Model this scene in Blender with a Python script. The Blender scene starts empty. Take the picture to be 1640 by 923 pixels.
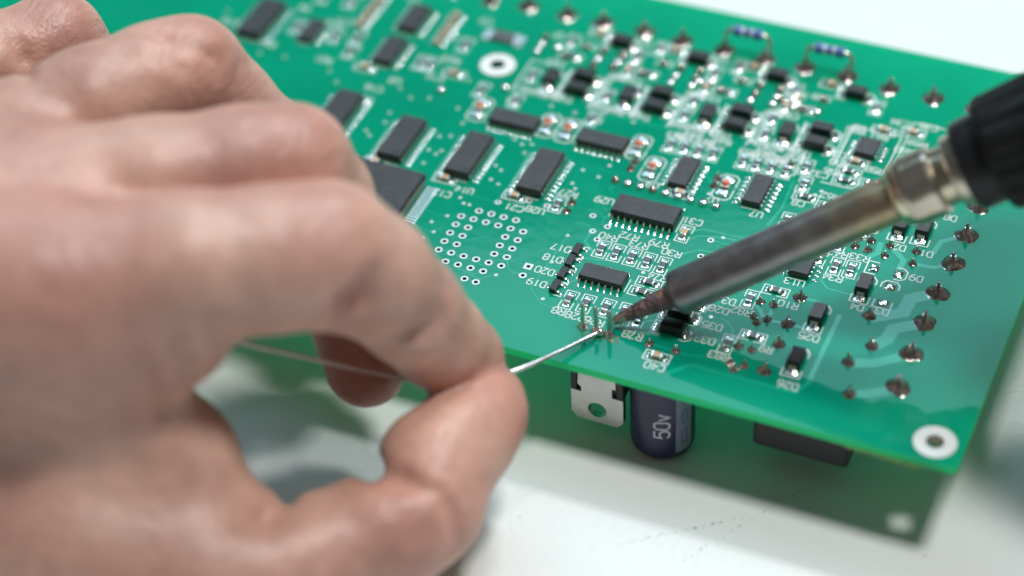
import bpy, bmesh, math, random
import numpy as np
from mathutils import Vector, Matrix
from mathutils.geometry import delaunay_2d_cdt

random.seed(7)
SC = bpy.context.scene
COL = SC.collection
MM = 0.001
Z0 = 20.0                       # the board's top face stands 20 mm above the table; build coordinates are mm, z=0 on that face

def P(x, y, z=0.0):
    return Vector((x * MM, y * MM, (z + Z0) * MM))

# ------------------------------------------------------------------ camera
cd = bpy.data.cameras.new('camera')
cam = bpy.data.objects.new('camera', cd)
COL.objects.link(cam)
right = Vector((0.91660314, 0.39742977, -0.04345408))
down = Vector((0.23998249, -0.63387056, -0.73526629))
view = Vector((-0.31976098, 0.66351917, -0.67638393))
rot = Matrix((right, -down, -view)).transposed()
cam.matrix_world = Matrix.Translation(P(147.386, -288.224, 275.975)) @ rot.to_4x4()
cd.sensor_width = 36.0
cd.sensor_fit = 'HORIZONTAL'
cd.lens = 3593.05 / 1640 * 36.0
cd.clip_start = 0.01
cd.clip_end = 50.0
cd.dof.use_dof = True
cd.dof.focus_distance = 0.408
cd.dof.aperture_fstop = 5.8
cd.dof.aperture_blades = 0
SC.camera = cam

# ------------------------------------------------------------------ world and lamps (indoor, a pale room)
world = bpy.data.worlds.new('World')
SC.world = world
world.use_nodes = True
bg = world.node_tree.nodes['Background']
bg.inputs['Color'].default_value = (0.90, 0.97, 1.0, 1)
bg.inputs['Strength'].default_value = 0.07

def area(name, direction, dist, sx, sy, power, color, target=(45, 0, 0), spread=180):
    l = bpy.data.lights.new(name, 'AREA')
    l.shape = 'RECTANGLE'
    l.size, l.size_y = sx, sy
    l.energy = power
    l.color = color
    l.spread = math.radians(spread)
    o = bpy.data.objects.new(name, l)
    COL.objects.link(o)
    d = Vector(direction).normalized()
    o.location = P(*target) + d * dist
    o.rotation_euler = (-d).to_track_quat('-Z', 'Y').to_euler()
    o['kind'] = 'helper'
    return o

area('work_lamp', (5.0, 1.4, 20.0), 1.2, 0.19, 0.19, 9.2, (1.0, 0.99, 0.97))
area('bench_lamp', (1.0, 12.6, 20.0), 1.3, 0.20, 0.10, 5.6, (1.0, 0.99, 0.97))
area('ceiling_panel', (-0.29, 0.515, 0.81), 1.5, 1.35, 0.68, 8.4, (0.50, 0.80, 1.0))

SC.view_settings.view_transform = 'Standard'
SC.view_settings.look = 'None'
SC.view_settings.exposure = 0.08
SC.view_settings.gamma = 1.0
SC.view_settings.use_curve_mapping = False
SC.cycles.use_denoising = True
SC.cycles.max_bounces = 10
SC.cycles.transparent_max_bounces = 8
SC.cycles.sample_clamp_indirect = 6.0
SC.cycles.caustics_reflective = False
SC.cycles.caustics_refractive = False

# ------------------------------------------------------------------ materials
def new_mat(name):
    m = bpy.data.materials.new(name)
    m.use_nodes = True
    return m, m.node_tree, m.node_tree.nodes['Principled BSDF']

def mat(name, color, rough=0.5, metal=0.0, var=0.0, vscale=400.0, bump=0.0, bscale=1500.0, spec=0.5, coat=0.0, coords='Object', detail=4.0, color2=None):
    """procedural material: base colour with noise variation, optional bump"""
    m, nt, b = new_mat(name)
    N, L = nt.nodes, nt.links
    b.inputs['Base Color'].default_value = (*color, 1)
    b.inputs['Roughness'].default_value = rough
    b.inputs['Metallic'].default_value = metal
    b.inputs['Specular IOR Level'].default_value = spec
    b.inputs['Coat Weight'].default_value = coat
    b.inputs['Coat Roughness'].default_value = 0.1
    tc = N.new('ShaderNodeTexCoord')
    if var > 0 or color2:
        nz = N.new('ShaderNodeTexNoise')
        nz.inputs['Scale'].default_value = vscale
        nz.inputs['Detail'].default_value = detail
        L.new(tc.outputs[coords], nz.inputs['Vector'])
        cr = N.new('ShaderNodeValToRGB')
        c2 = color2 or tuple(min(1, c * (1 + var)) for c in color)
        c1 = color if color2 else tuple(c * (1 - var) for c in color)
        cr.color_ramp.elements[0].position = 0.33
        cr.color_ramp.elements[1].position = 0.67
        cr.color_ramp.elements[0].color = (*c1, 1)
        cr.color_ramp.elements[1].color = (*c2, 1)
        L.new(nz.outputs['Fac'], cr.inputs['Fac'])
        L.new(cr.outputs['Color'], b.inputs['Base Color'])
    if bump > 0:
        n2 = N.new('ShaderNodeTexNoise')
        n2.inputs['Scale'].default_value = bscale
        n2.inputs['Detail'].default_value = 3
        L.new(tc.outputs[coords], n2.inputs['Vector'])
        bp = N.new('ShaderNodeBump')
        bp.inputs['Strength'].default_value = bump
        bp.inputs['Distance'].default_value = 0.0003
        L.new(n2.outputs['Fac'], bp.inputs['Height'])
        L.new(bp.outputs['Normal'], b.inputs['Normal'])
    return m

def mask_mat(name, c_dark, c_light, trans, rough=0.13, tcol=None):
    """green solder mask over glass-fibre laminate: glossy film, some light comes through"""
    m, nt, b = new_mat(name)
    N, L = nt.nodes, nt.links
    tc = N.new('ShaderNodeTexCoord')
    nz = N.new('ShaderNodeTexNoise'); nz.inputs['Scale'].default_value = 55; nz.inputs['Detail'].default_value = 6
    L.new(tc.outputs['Object'], nz.inputs['Vector'])
    sp = N.new('ShaderNodeTexNoise'); sp.inputs['Scale'].default_value = 900; sp.inputs['Detail'].default_value = 2
    L.new(tc.outputs['Object'], sp.inputs['Vector'])
    mx = N.new('ShaderNodeMath'); mx.operation = 'MULTIPLY_ADD'; mx.inputs[1].default_value = 0.25
    L.new(sp.outputs['Fac'], mx.inputs[0]); L.new(nz.outputs['Fac'], mx.inputs[2])
    cr = N.new('ShaderNodeValToRGB')
    cr.color_ramp.elements[0].position = 0.42; cr.color_ramp.elements[1].position = 0.82
    cr.color_ramp.elements[0].color = (*c_dark, 1); cr.color_ramp.elements[1].color = (*c_light, 1)
    L.new(mx.outputs[0], cr.inputs['Fac'])
    L.new(cr.outputs['Color'], b.inputs['Base Color'])
    b.inputs['Roughness'].default_value = rough
    b.inputs['IOR'].default_value = 1.55
    # faint waviness and weave of the laminate
    wv = N.new('ShaderNodeTexNoise'); wv.inputs['Scale'].default_value = 260; wv.inputs['Detail'].default_value = 2
    L.new(tc.outputs['Object'], wv.inputs['Vector'])
    bp = N.new('ShaderNodeBump'); bp.inputs['Strength'].default_value = 0.06; bp.inputs['Distance'].default_value = 0.0004
    L.new(wv.outputs['Fac'], bp.inputs['Height']); L.new(bp.outputs['Normal'], b.inputs['Normal'])
    # dust and smears change the gloss
    rr = N.new('ShaderNodeMapRange'); rr.inputs['To Min'].default_value = rough * 0.7; rr.inputs['To Max'].default_value = rough * 1.6
    L.new(nz.outputs['Fac'], rr.inputs['Value']); L.new(rr.outputs['Result'], b.inputs['Roughness'])
    ds = N.new('ShaderNodeTexVoronoi'); ds.inputs['Scale'].default_value = 330
    L.new(tc.outputs['Object'], ds.inputs['Vector'])
    sz = N.new('ShaderNodeMapRange'); sz.inputs['From Min'].default_value = 0.55; sz.inputs['From Max'].default_value = 0.8; sz.inputs['To Min'].default_value = 0.0; sz.inputs['To Max'].default_value = 0.11
    L.new(nz.outputs['Fac'], sz.inputs['Value'])
    lt = N.new('ShaderNodeMath'); lt.operation = 'LESS_THAN'
    L.new(ds.outputs['Distance'], lt.inputs[0]); L.new(sz.outputs['Result'], lt.inputs[1])
    dm_ = N.new('ShaderNodeMix'); dm_.data_type = 'RGBA'
    L.new(lt.outputs[0], dm_.inputs['Factor']); L.new(cr.outputs['Color'], dm_.inputs['A']); dm_.inputs['B'].default_value = (0.01, 0.07, 0.05, 1)
    L.new(dm_.outputs['Result'], b.inputs['Base Color'])
    if trans > 0:
        tb = N.new('ShaderNodeBsdfTranslucent'); tb.inputs['Color'].default_value = (*(tcol or (0.10, 0.75, 0.38)), 1)
        ms = N.new('ShaderNodeMixShader'); ms.inputs['Fac'].default_value = trans
        L.new(b.outputs['BSDF'], ms.inputs[1]); L.new(tb.outputs['BSDF'], ms.inputs[2])
        L.new(ms.outputs['Shader'], N['Material Output'].inputs['Surface'])
    return m

M = {}
M['mask'] = mask_mat('solder_mask', (0.000, 0.345, 0.240), (0.001, 0.415, 0.290), 0.46, 0.055, (0.22, 0.95, 0.60))
M['edge'] = mask_mat('laminate_edge', (0.01, 0.55, 0.24), (0.03, 0.62, 0.27), 0.65, 0.35, (0.12, 1.0, 0.50))
M['trace'] = mask_mat('masked_copper', (0.003, 0.325, 0.195), (0.006, 0.380, 0.230), 0.0, 0.055)
M['silk'] = mat('white_print', (0.80, 0.84, 0.82), 0.5, var=0.05, vscale=2500)
M['epoxy'] = mat('black_epoxy', (0.035, 0.036, 0.040), 0.42, var=0.25, vscale=700, bump=0.25, bscale=6000)
M['epoxy_dark'] = mat('diode_epoxy', (0.018, 0.018, 0.020), 0.36, var=0.25, vscale=700, bump=0.2, bscale=5000)
M['pinmetal'] = mat('tinned_pin', (0.90, 0.88, 0.82), 0.25, 1.0, var=0.1, vscale=900)
M['tin'] = mat('bright_solder', (0.94, 0.93, 0.90), 0.17, 1.0, var=0.06, vscale=900, bump=0.5, bscale=1500)
M['ball'] = mat('fresh_solder_ball', (0.88, 0.88, 0.86), 0.10, 1.0, var=0.04)
M['solder'] = mat('dull_flux_solder', (0.30, 0.23, 0.205), 0.15, 0.93, vscale=600, bump=0.9, bscale=900, color2=(0.74, 0.69, 0.67))
M['gold'] = mat('gilt_contact', (0.80, 0.66, 0.40), 0.25, 1.0, var=0.1)
M['ceramic'] = mat('resistor_film', (0.10, 0.10, 0.105), 0.35, var=0.3, vscale=1200)
M['tan'] = mat('capacitor_ceramic', (0.56, 0.37, 0.20), 0.45, var=0.12, vscale=900)
M['led'] = mat('led_lens', (0.85, 0.20, 0.10), 0.25, var=0.1)
M['ledbody'] = mat('led_case', (0.75, 0.74, 0.68), 0.45, var=0.05)
M['copper'] = mat('hole_barrel', (0.32, 0.27, 0.18), 0.45, 0.9, var=0.2)
M['plate'] = mat('tab_metal', (0.62, 0.62, 0.60), 0.38, 1.0, var=0.06, vscale=200, bump=0.12, bscale=900)
M['sleeve'] = mat('navy_sleeve', (0.020, 0.019, 0.068), 0.30, var=0.12, vscale=120, bump=0.05, bscale=400)
M['stripe'] = mat('grey_print', (0.20, 0.22, 0.30), 0.35, var=0.06)
M['pale_print'] = mat('pale_print', (0.62, 0.64, 0.72), 0.4, var=0.06, vscale=3000)
M['relay'] = mat('black_relay_case', (0.014, 0.014, 0.017), 0.42, var=0.15, vscale=300, bump=0.15, bscale=3000)
M['bluebody'] = mat('blue_resistor', (0.09, 0.24, 0.52), 0.35, var=0.1)
M['band'] = mat('band_paint', (0.10, 0.05, 0.30), 0.4, var=0.1)
M['wirelead'] = mat('tinned_lead', (0.66, 0.64, 0.56), 0.33, 1.0, var=0.12, vscale=600)
M['wire'] = mat('solder_wire', (0.74, 0.74, 0.76), 0.24, 1.0, var=0.06, vscale=500, bump=0.15, bscale=900)
M['rubber'] = mat('black_grip', (0.006, 0.0065, 0.007), 0.52, spec=0.3, var=0.35, vscale=150, bump=0.25, bscale=2500)
M['collar'] = mat('plastic_collar', (0.012, 0.0125, 0.015), 0.40, spec=0.4, var=0.2, vscale=150, bump=0.1, bscale=1800)

def table_mat():
    m, nt, b = new_mat('white_laminate')
    N, L = nt.nodes, nt.links
    tc = N.new('ShaderNodeTexCoord')
    nz = N.new('ShaderNodeTexNoise'); nz.inputs['Scale'].default_value = 14; nz.inputs['Detail'].default_value = 5
    L.new(tc.outputs['Object'], nz.inputs['Vector'])
    cr = N.new('ShaderNodeValToRGB')
    cr.color_ramp.elements[0].position = 0.3; cr.color_ramp.elements[1].position = 0.7
    cr.color_ramp.elements[0].color = (0.735, 0.765, 0.755, 1); cr.color_ramp.elements[1].color = (0.785, 0.812, 0.80, 1)
    L.new(nz.outputs['Fac'], cr.inputs['Fac'])
    # rare dark specks in the laminate
    sp = N.new('ShaderNodeTexVoronoi'); sp.inputs['Scale'].default_value = 90
    L.new(tc.outputs['Object'], sp.inputs['Vector'])
    th = N.new('ShaderNodeMath'); th.operation = 'LESS_THAN'; th.inputs[1].default_value = 0.022
    L.new(sp.outputs['Distance'], th.inputs[0])
    mx = N.new('ShaderNodeMix'); mx.data_type = 'RGBA'
    L.new(th.outputs[0], mx.inputs['Factor']); L.new(cr.outputs['Color'], mx.inputs['A'])
    mx.inputs['B'].default_value = (0.30, 0.30, 0.27, 1)
    L.new(mx.outputs['Result'], b.inputs['Base Color'])
    b.inputs['Roughness'].default_value = 0.42
    g = N.new('ShaderNodeTexNoise'); g.inputs['Scale'].default_value = 700; g.inputs['Detail'].default_value = 3
    L.new(tc.outputs['Object'], g.inputs['Vector'])
    bp = N.new('ShaderNodeBump'); bp.inputs['Strength'].default_value = 0.22; bp.inputs['Distance'].default_value = 0.0006
    L.new(g.outputs['Fac'], bp.inputs['Height']); L.new(bp.outputs['Normal'], b.inputs['Normal'])
    return m
M['table'] = table_mat()

def barrel_mat():
    m, nt, b = new_mat('heat_tinted_steel')
    N, L = nt.nodes, nt.links
    tc = N.new('ShaderNodeTexCoord')
    sx = N.new('ShaderNodeSeparateXYZ'); L.new(tc.outputs['Object'], sx.inputs[0])
    nz = N.new('ShaderNodeTexNoise'); nz.inputs['Scale'].default_value = 130; nz.inputs['Detail'].default_value = 6
    L.new(tc.outputs['Object'], nz.inputs['Vector'])
    n2 = N.new('ShaderNodeTexNoise'); n2.inputs['Scale'].default_value = 300; n2.inputs['Detail'].default_value = 4
    L.new(tc.outputs['Object'], n2.inputs['Vector'])
    a = N.new('ShaderNodeMath'); a.operation = 'MULTIPLY_ADD'; a.inputs[1].default_value = 0.010
    L.new(nz.outputs['Fac'], a.inputs[0]); L.new(sx.outputs['Z'], a.inputs[2])
    mr = N.new('ShaderNodeMapRange'); mr.inputs['From Min'].default_value = 0.012; mr.inputs['From Max'].default_value = 0.064
    L.new(a.outputs[0], mr.inputs['Value'])
    cr = N.new('ShaderNodeValToRGB'); e = cr.color_ramp.elements
    e[0].position = 0.0; e[0].color = (0.17, 0.155, 0.155, 1)
    e[1].position = 1.0; e[1].color = (0.62, 0.49, 0.29, 1)
    for p, c in ((0.12, (0.25, 0.25, 0.27)), (0.30, (0.30, 0.295, 0.30)), (0.50, (0.34, 0.33, 0.33)), (0.70, (0.36, 0.335, 0.29)), (0.85, (0.50, 0.41, 0.27))):
        k = e.new(p); k.color = (*c, 1)
    L.new(mr.outputs['Result'], cr.inputs['Fac'])
    c2 = N.new('ShaderNodeValToRGB')
    c2.color_ramp.elements[0].position = 0.35; c2.color_ramp.elements[0].color = (0.80, 0.77, 0.77, 1)
    c2.color_ramp.elements[1].position = 0.70; c2.color_ramp.elements[1].color = (1.08, 1.07, 1.06, 1)
    L.new(n2.outputs['Fac'], c2.inputs['Fac'])
    mx = N.new('ShaderNodeMix'); mx.data_type = 'RGBA'; mx.blend_type = 'MULTIPLY'; mx.inputs['Factor'].default_value = 1
    L.new(cr.outputs['Color'], mx.inputs['A']); L.new(c2.outputs['Color'], mx.inputs['B'])
    L.new(mx.outputs['Result'], b.inputs['Base Color'])
    b.inputs['Metallic'].default_value = 0.9
    rr = N.new('ShaderNodeMapRange'); rr.inputs['To Min'].default_value = 0.32; rr.inputs['To Max'].default_value = 0.46
    L.new(n2.outputs['Fac'], rr.inputs['Value']); L.new(rr.outputs['Result'], b.inputs['Roughness'])
    bp = N.new('ShaderNodeBump'); bp.inputs['Strength'].default_value = 0.2; bp.inputs['Distance'].default_value = 0.0003
    L.new(n2.outputs['Fac'], bp.inputs['Height']); L.new(bp.outputs['Normal'], b.inputs['Normal'])
    return m
M['barrel'] = barrel_mat()
def bit_mat():
    m, nt, b = new_mat('burnt_bit')
    N, L = nt.nodes, nt.links
    tc = N.new('ShaderNodeTexCoord')
    n1 = N.new('ShaderNodeTexNoise'); n1.inputs['Scale'].default_value = 330; n1.inputs['Detail'].default_value = 5
    L.new(tc.outputs['Object'], n1.inputs['Vector'])
    cr = N.new('ShaderNodeValToRGB'); e = cr.color_ramp.elements
    e[0].position = 0.28; e[0].color = (0.06, 0.045, 0.05, 1)
    e[1].position = 0.74; e[1].color = (0.40, 0.37, 0.28, 1)
    for p, c in ((0.42, (0.17, 0.10, 0.10)), (0.52, (0.24, 0.17, 0.19)), (0.60, (0.27, 0.15, 0.10))):
        k = e.new(p); k.color = (*c, 1)
    L.new(n1.outputs['Fac'], cr.inputs['Fac']); L.new(cr.outputs['Color'], b.inputs['Base Color'])
    b.inputs['Metallic'].default_value = 0.55; b.inputs['Roughness'].default_value = 0.5
    n2 = N.new('ShaderNodeTexNoise'); n2.inputs['Scale'].default_value = 900; n2.inputs['Detail'].default_value = 4
    L.new(tc.outputs['Object'], n2.inputs['Vector'])
    bp = N.new('ShaderNodeBump'); bp.inputs['Strength'].default_value = 1.0; bp.inputs['Distance'].default_value = 0.0007
    L.new(n2.outputs['Fac'], bp.inputs['Height']); L.new(bp.outputs['Normal'], b.inputs['Normal'])
    return m
M['bit'] = bit_mat()
M['bit_end'] = mat('tinned_bit_end', (0.50, 0.47, 0.44), 0.3, 0.95, var=0.2, vscale=600, bump=0.4)
M['nut'] = mat('nickel_nut', (0.55, 0.48, 0.38), 0.27, 0.95, vscale=120, bump=0.2, bscale=700, color2=(0.70, 0.63, 0.52))
M['thread'] = mat('brass_thread', (0.70, 0.62, 0.46), 0.26, 1.0, var=0.1, vscale=200)

def skin_mat():
    m, nt, b = new_mat('skin')
    N, L = nt.nodes, nt.links
    tc = N.new('ShaderNodeTexCoord')
    n1 = N.new('ShaderNodeTexNoise'); n1.inputs['Scale'].default_value = 42; n1.inputs['Detail'].default_value = 4
    L.new(tc.outputs['Object'], n1.inputs['Vector'])
    cr = N.new('ShaderNodeValToRGB'); e = cr.color_ramp.elements
    e[0].position = 0.32; e[0].color = (0.48, 0.27, 0.215, 1)
    e[1].position = 0.68; e[1].color = (0.66, 0.425, 0.335, 1)
    k = e.new(0.5); k.color = (0.575, 0.348, 0.273, 1)
    L.new(n1.outputs['Fac'], cr.inputs['Fac'])
    n2 = N.new('ShaderNodeTexNoise'); n2.inputs['Scale'].default_value = 260; n2.inputs['Detail'].default_value = 5
    L.new(tc.outputs['Object'], n2.inputs['Vector'])
    mr = N.new('ShaderNodeMapRange'); mr.inputs['From Min'].default_value = 0.3; mr.inputs['From Max'].default_value = 0.7
    mr.inputs['To Min'].default_value = 0.90; mr.inputs['To Max'].default_value = 1.07
    L.new(n2.outputs['Fac'], mr.inputs['Value'])
    mx = N.new('ShaderNodeMix'); mx.data_type = 'RGBA'; mx.blend_type = 'MULTIPLY'; mx.inputs['Factor'].default_value = 1
    L.new(cr.outputs['Color'], mx.inputs['A']); L.new(mr.outputs['Result'], mx.inputs['B'])
    at = N.new('ShaderNodeAttribute'); at.attribute_name = 'ruddy'
    m2 = N.new('ShaderNodeMix'); m2.data_type = 'RGBA'; m2.blend_type = 'MULTIPLY'
    L.new(at.outputs['Fac'], m2.inputs['Factor']); L.new(mx.outputs['Result'], m2.inputs['A'])
    m2.inputs['B'].default_value = (0.97, 0.68, 0.68, 1)
    L.new(m2.outputs['Result'], b.inputs['Base Color'])
    b.inputs['Roughness'].default_value = 0.40
    b.inputs['Specular IOR Level'].default_value = 0.42
    b.subsurface_method = 'RANDOM_WALK'
    b.inputs['Subsurface Weight'].default_value = 0.25
    b.inputs['Subsurface Radius'].default_value = (1.0, 0.36, 0.22)
    b.inputs['Subsurface Scale'].default_value = 0.0022
    # pores, fine lines
    v = N.new('ShaderNodeTexVoronoi'); v.feature = 'DISTANCE_TO_EDGE'; v.inputs['Scale'].default_value = 800
    L.new(tc.outputs['Object'], v.inputs['Vector'])
    n3 = N.new('ShaderNodeTexNoise'); n3.inputs['Scale'].default_value = 330; n3.inputs['Detail'].default_value = 6
    L.new(tc.outputs['Object'], n3.inputs['Vector'])
    ad = N.new('ShaderNodeMath'); ad.operation = 'MULTIPLY_ADD'; ad.inputs[1].default_value = 0.5
    L.new(v.outputs['Distance'], ad.inputs[0]); L.new(n3.outputs['Fac'], ad.inputs[2])
    ak = N.new('ShaderNodeAttribute'); ak.attribute_name = 'knuckle'
    kn = N.new('ShaderNodeTexNoise'); kn.inputs['Scale'].default_value = 1.0; kn.inputs['Detail'].default_value = 3; kn.inputs['Distortion'].default_value = 0.6
    mp = N.new('ShaderNodeMapping'); mp.inputs['Rotation'].default_value = (0.3, 0.2, 0.25); mp.inputs['Scale'].default_value = (620, 110, 300)
    L.new(tc.outputs['Object'], mp.inputs['Vector']); L.new(mp.outputs['Vector'], kn.inputs['Vector'])
    kr = N.new('ShaderNodeMapRange'); kr.inputs['From Min'].default_value = 0.36; kr.inputs['From Max'].default_value = 0.50
    L.new(kn.outputs['Fac'], kr.inputs['Value'])
    km = N.new('ShaderNodeMath'); km.operation = 'MULTIPLY'
    L.new(kr.outputs['Result'], km.inputs[0]); L.new(ak.outputs['Fac'], km.inputs[1])
    ka = N.new('ShaderNodeMath'); ka.operation = 'MULTIPLY_ADD'; ka.inputs[1].default_value = 1.0
    L.new(km.outputs[0], ka.inputs[0]); L.new(ad.outputs[0], ka.inputs[2])
    bp = N.new('ShaderNodeBump'); bp.inputs['Strength'].default_value = 0.38; bp.inputs['Distance'].default_value = 0.0006
    L.new(ka.outputs[0], bp.inputs['Height']); L.new(bp.outputs['Normal'], b.inputs['Normal'])
    return m
M['skin'] = skin_mat()
M['nail'] = mat('nail', (0.62, 0.40, 0.33), 0.3, var=0.06, vscale=120)

# ------------------------------------------------------------------ mesh helpers (everything in mm)
class MB:
    def __init__(s):
        s.v, s.f, s.m, s.sm = [], [], [], []
    def add(s, verts, faces, mi=0, smooth=False):
        o = len(s.v)
        s.v += [tuple(v) for v in verts]
        s.f += [tuple(i + o for i in f) for f in faces]
        s.m += [mi] * len(faces); s.sm += [smooth] * len(faces)
        return s
    def box(s, x0, x1, y0, y1, z0, z1, mi=0, top=0.0):
        t = top
        v = [(x0, y0, z0), (x1, y0, z0), (x1, y1, z0), (x0, y1, z0), (x0 + t, y0 + t, z1), (x1 - t, y0 + t, z1), (x1 - t, y1 - t, z1), (x0 + t, y1 - t, z1)]
        return s.add(v, [(3, 2, 1, 0), (4, 5, 6, 7), (0, 1, 5, 4), (1, 2, 6, 5), (2, 3, 7, 6), (3, 0, 4, 7)], mi)
    def bevel_box(s, x0, x1, y0, y1, z0, z1, b, mi=0):
        """box with chamfered top rim and vertical corners"""
        def ring(ix, z):
            a, c, d, e = x0 + ix, x1 - ix, y0 + ix, y1 - ix
            return [(a + b, d, z), (c - b, d, z), (c, d + b, z), (c, e - b, z), (c - b, e, z), (a + b, e, z), (a, e - b, z), (a, d + b, z)]
        rings = [ring(0, z0), ring(0, z1 - b), ring(b * .3, z1 - b * .3), ring(b, z1)]
        v = sum(rings, [])
        f = [tuple(range(7, -1, -1)), tuple(range(24, 32))]
        for k in range(3):
            for i in range(8):
                j = (i + 1) % 8
                f.append((k * 8 + i, k * 8 + j, k * 8 + 8 + j, k * 8 + 8 + i))
        return s.add(v, f, mi)
    def lathe(s, prof, n=16, mi=0, smooth=True, cx=0, cy=0, cap0=True, cap1=True, flute=None):
        v = []
        for (r, z) in prof:
            for i in range(n):
                a = 2 * math.pi * i / n
                rr = r + (flute(a, z) if flute else 0)
                v.append((cx + rr * math.cos(a), cy + rr * math.sin(a), z))
        f = []
        for k in range(len(prof) - 1):
            for i in range(n):
                j = (i + 1) % n
                f.append((k * n + i, k * n + j, k * n + n + j, k * n + n + i))
        s.add(v, f, mi, smooth)
        if cap0: s.add(v[:n], [tuple(range(n - 1, -1, -1))], mi)
        if cap1: s.add(v[-n:], [tuple(range(n))], mi)
        return s
    def ring(s, r0, r1, z, n=16, mi=0, cx=0, cy=0):
        v = [(cx + r * math.cos(2 * math.pi * i / n), cy + r * math.sin(2 * math.pi * i / n), z) for r in (r0, r1) for i in range(n)]
        return s.add(v, [(i, n + i, n + (i + 1) % n, (i + 1) % n) for i in range(n)], mi)
    def tube(s, pts, rad, n=8, mi=0):
        pts = [Vector(p) for p in pts]
        v = []
        up = None
        for i, p in enumerate(pts):
            t = (pts[min(i + 1, len(pts) - 1)] - pts[max(i - 1, 0)]).normalized()
            if up is None:
                up = t.orthogonal().normalized()
            up = (up - t * up.dot(t)).normalized()
            sd = t.cross(up)
            r = rad[i] if isinstance(rad, (list, tuple)) else rad
            for k in range(n):
                a = 2 * math.pi * k / n
                v.append(p + (up * math.cos(a) + sd * math.sin(a)) * r)
        f = [(k * n + i, k * n + (i + 1) % n, k * n + n + (i + 1) % n, k * n + n + i) for k in range(len(pts) - 1) for i in range(n)]
        s.add(v, f, mi, True)
        s.add(v[:n], [tuple(range(n - 1, -1, -1))], mi); s.add(v[-n:], [tuple(range(n))], mi)
        return s
    def ribbon(s, pts, w, z, mi=0, closed=False, h=0.0):
        """flat mitred line"""
        pts = [Vector((p[0], p[1])) for p in pts]
        n = len(pts)
        L, R = [], []
        for i in range(n):
            a = pts[i - 1] if (i > 0 or closed) else None
            c = pts[(i + 1) % n] if (i < n - 1 or closed) else None
            d0 = (pts[i] - a).normalized() if a is not None else None
            d1 = (c - pts[i]).normalized() if c is not None else None
            if d0 is None: d0 = d1
            if d1 is None: d1 = d0
            n0 = Vector((-d0.y, d0.x)); n1 = Vector((-d1.y, d1.x))
            mm = n0 + n1
            if mm.length < 1e-6: mm = n0
            mm.normalize()
            k = w / 2 / max(0.45, mm.dot(n0))
            L.append(pts[i] + mm * k); R.append(pts[i] - mm * k)
        v = [(p.x, p.y, z) for p in L] + [(p.x, p.y, z) for p in R]
        m = n if closed else n - 1
        return s.add(v, [(i, n + i, n + (i + 1) % n, (i + 1) % n) for i in range(m)], mi)
    def mesh(s, name, mats):
        me = bpy.data.meshes.new(name)
        me.from_pydata([(a * MM, b * MM, c * MM) for a, b, c in s.v], [], s.f)
        for k in mats: me.materials.append(M[k])
        me.polygons.foreach_set('material_index', s.m)
        me.polygons.foreach_set('use_smooth', s.sm)
        me.update()
        return me

def put(name, me, parent=None, loc=(0, 0, 0), rz=0.0, kind=None, label=None):
    o = bpy.data.objects.new(name, me)
    COL.objects.link(o)
    if parent is not None: o.parent = parent
    o.location = (loc[0] * MM, loc[1] * MM, loc[2] * MM)
    o.rotation_euler = (0, 0, rz)
    if kind: o['kind'] = kind
    if label: o['label'] = label
    return o

def empty(name, loc, label, cat):
    o = bpy.data.objects.new(name, None)
    COL.objects.link(o)
    o.empty_display_size = 0.01
    o.location = loc
    o['label'] = label; o['category'] = cat
    return o

# ------------------------------------------------------------------ table
tb = MB()
tb.add([(-1500, -900, 0), (1500, -900, 0), (1500, 1400, 0), (-1500, 1400, 0), (-1500, -900, -30), (1500, -900, -30), (1500, 1400, -30), (-1500, 1400, -30)],
       [(0, 1, 2, 3), (7, 6, 5, 4), (0, 4, 5, 1), (1, 5, 6, 2), (2, 6, 7, 3), (3, 7, 4, 0)])
table = put('table_top', tb.mesh('table_top', ['table']), kind='structure')
table['label'] = 'white laminate table top under the circuit board'
# scuffs: short dark flakes along two scratches
fl = MB()
FLAKES = ((77.0, -27.2, 69.3, -39.2, 9), (69.3, -39.2, 60.8, -53.5, 9), (68.5, -38.0, 50.0, -52.0, 26))
for (x0, y0, x1, y1, n) in FLAKES:
    for k in range(n):
        t = (k + random.random() * .6) / n
        x, y = x0 + (x1 - x0) * t + random.gauss(0, .12), y0 + (y1 - y0) * t + random.gauss(0, .12)
        r = random.choice([.06, .08, .1, .1, .16]) * random.uniform(.7, 1.3)
        a = math.atan2(y1 - y0, x1 - x0)
        c, s_ = math.cos(a), math.sin(a)
        poly = [(x + (c * q[0] * random.uniform(.7, 2.6) - s_ * q[1]) * r, y + (s_ * q[0] * random.uniform(.7, 2.6) + c * q[1]) * r) for q in ((1, 0), (.5, .8), (-.5, .7), (-1, 0), (-.5, -.8), (.5, -.7))]
        vv = [(p[0], p[1], .012) for p in poly] + [(x, y, .05)]
        fl.add(vv, [(i, (i + 1) % 6, 6) for i in range(6)])
M['flake'] = mat('dark_scuff', (0.05, 0.045, 0.04), 0.8, var=0.3)
put('scuff_mark', fl.mesh('scuff_mark', ['flake']), table, kind='stuff')

# ------------------------------------------------------------------ circuit board
BX0, BX1, BY0, BY1, TH = -130.0, 103.4, -32.0, 76.2, 1.6
board = empty('circuit_board', P(0, 0, 0), 'green printed circuit board crowded with chips, raised above the white table', 'circuit board')

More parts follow.
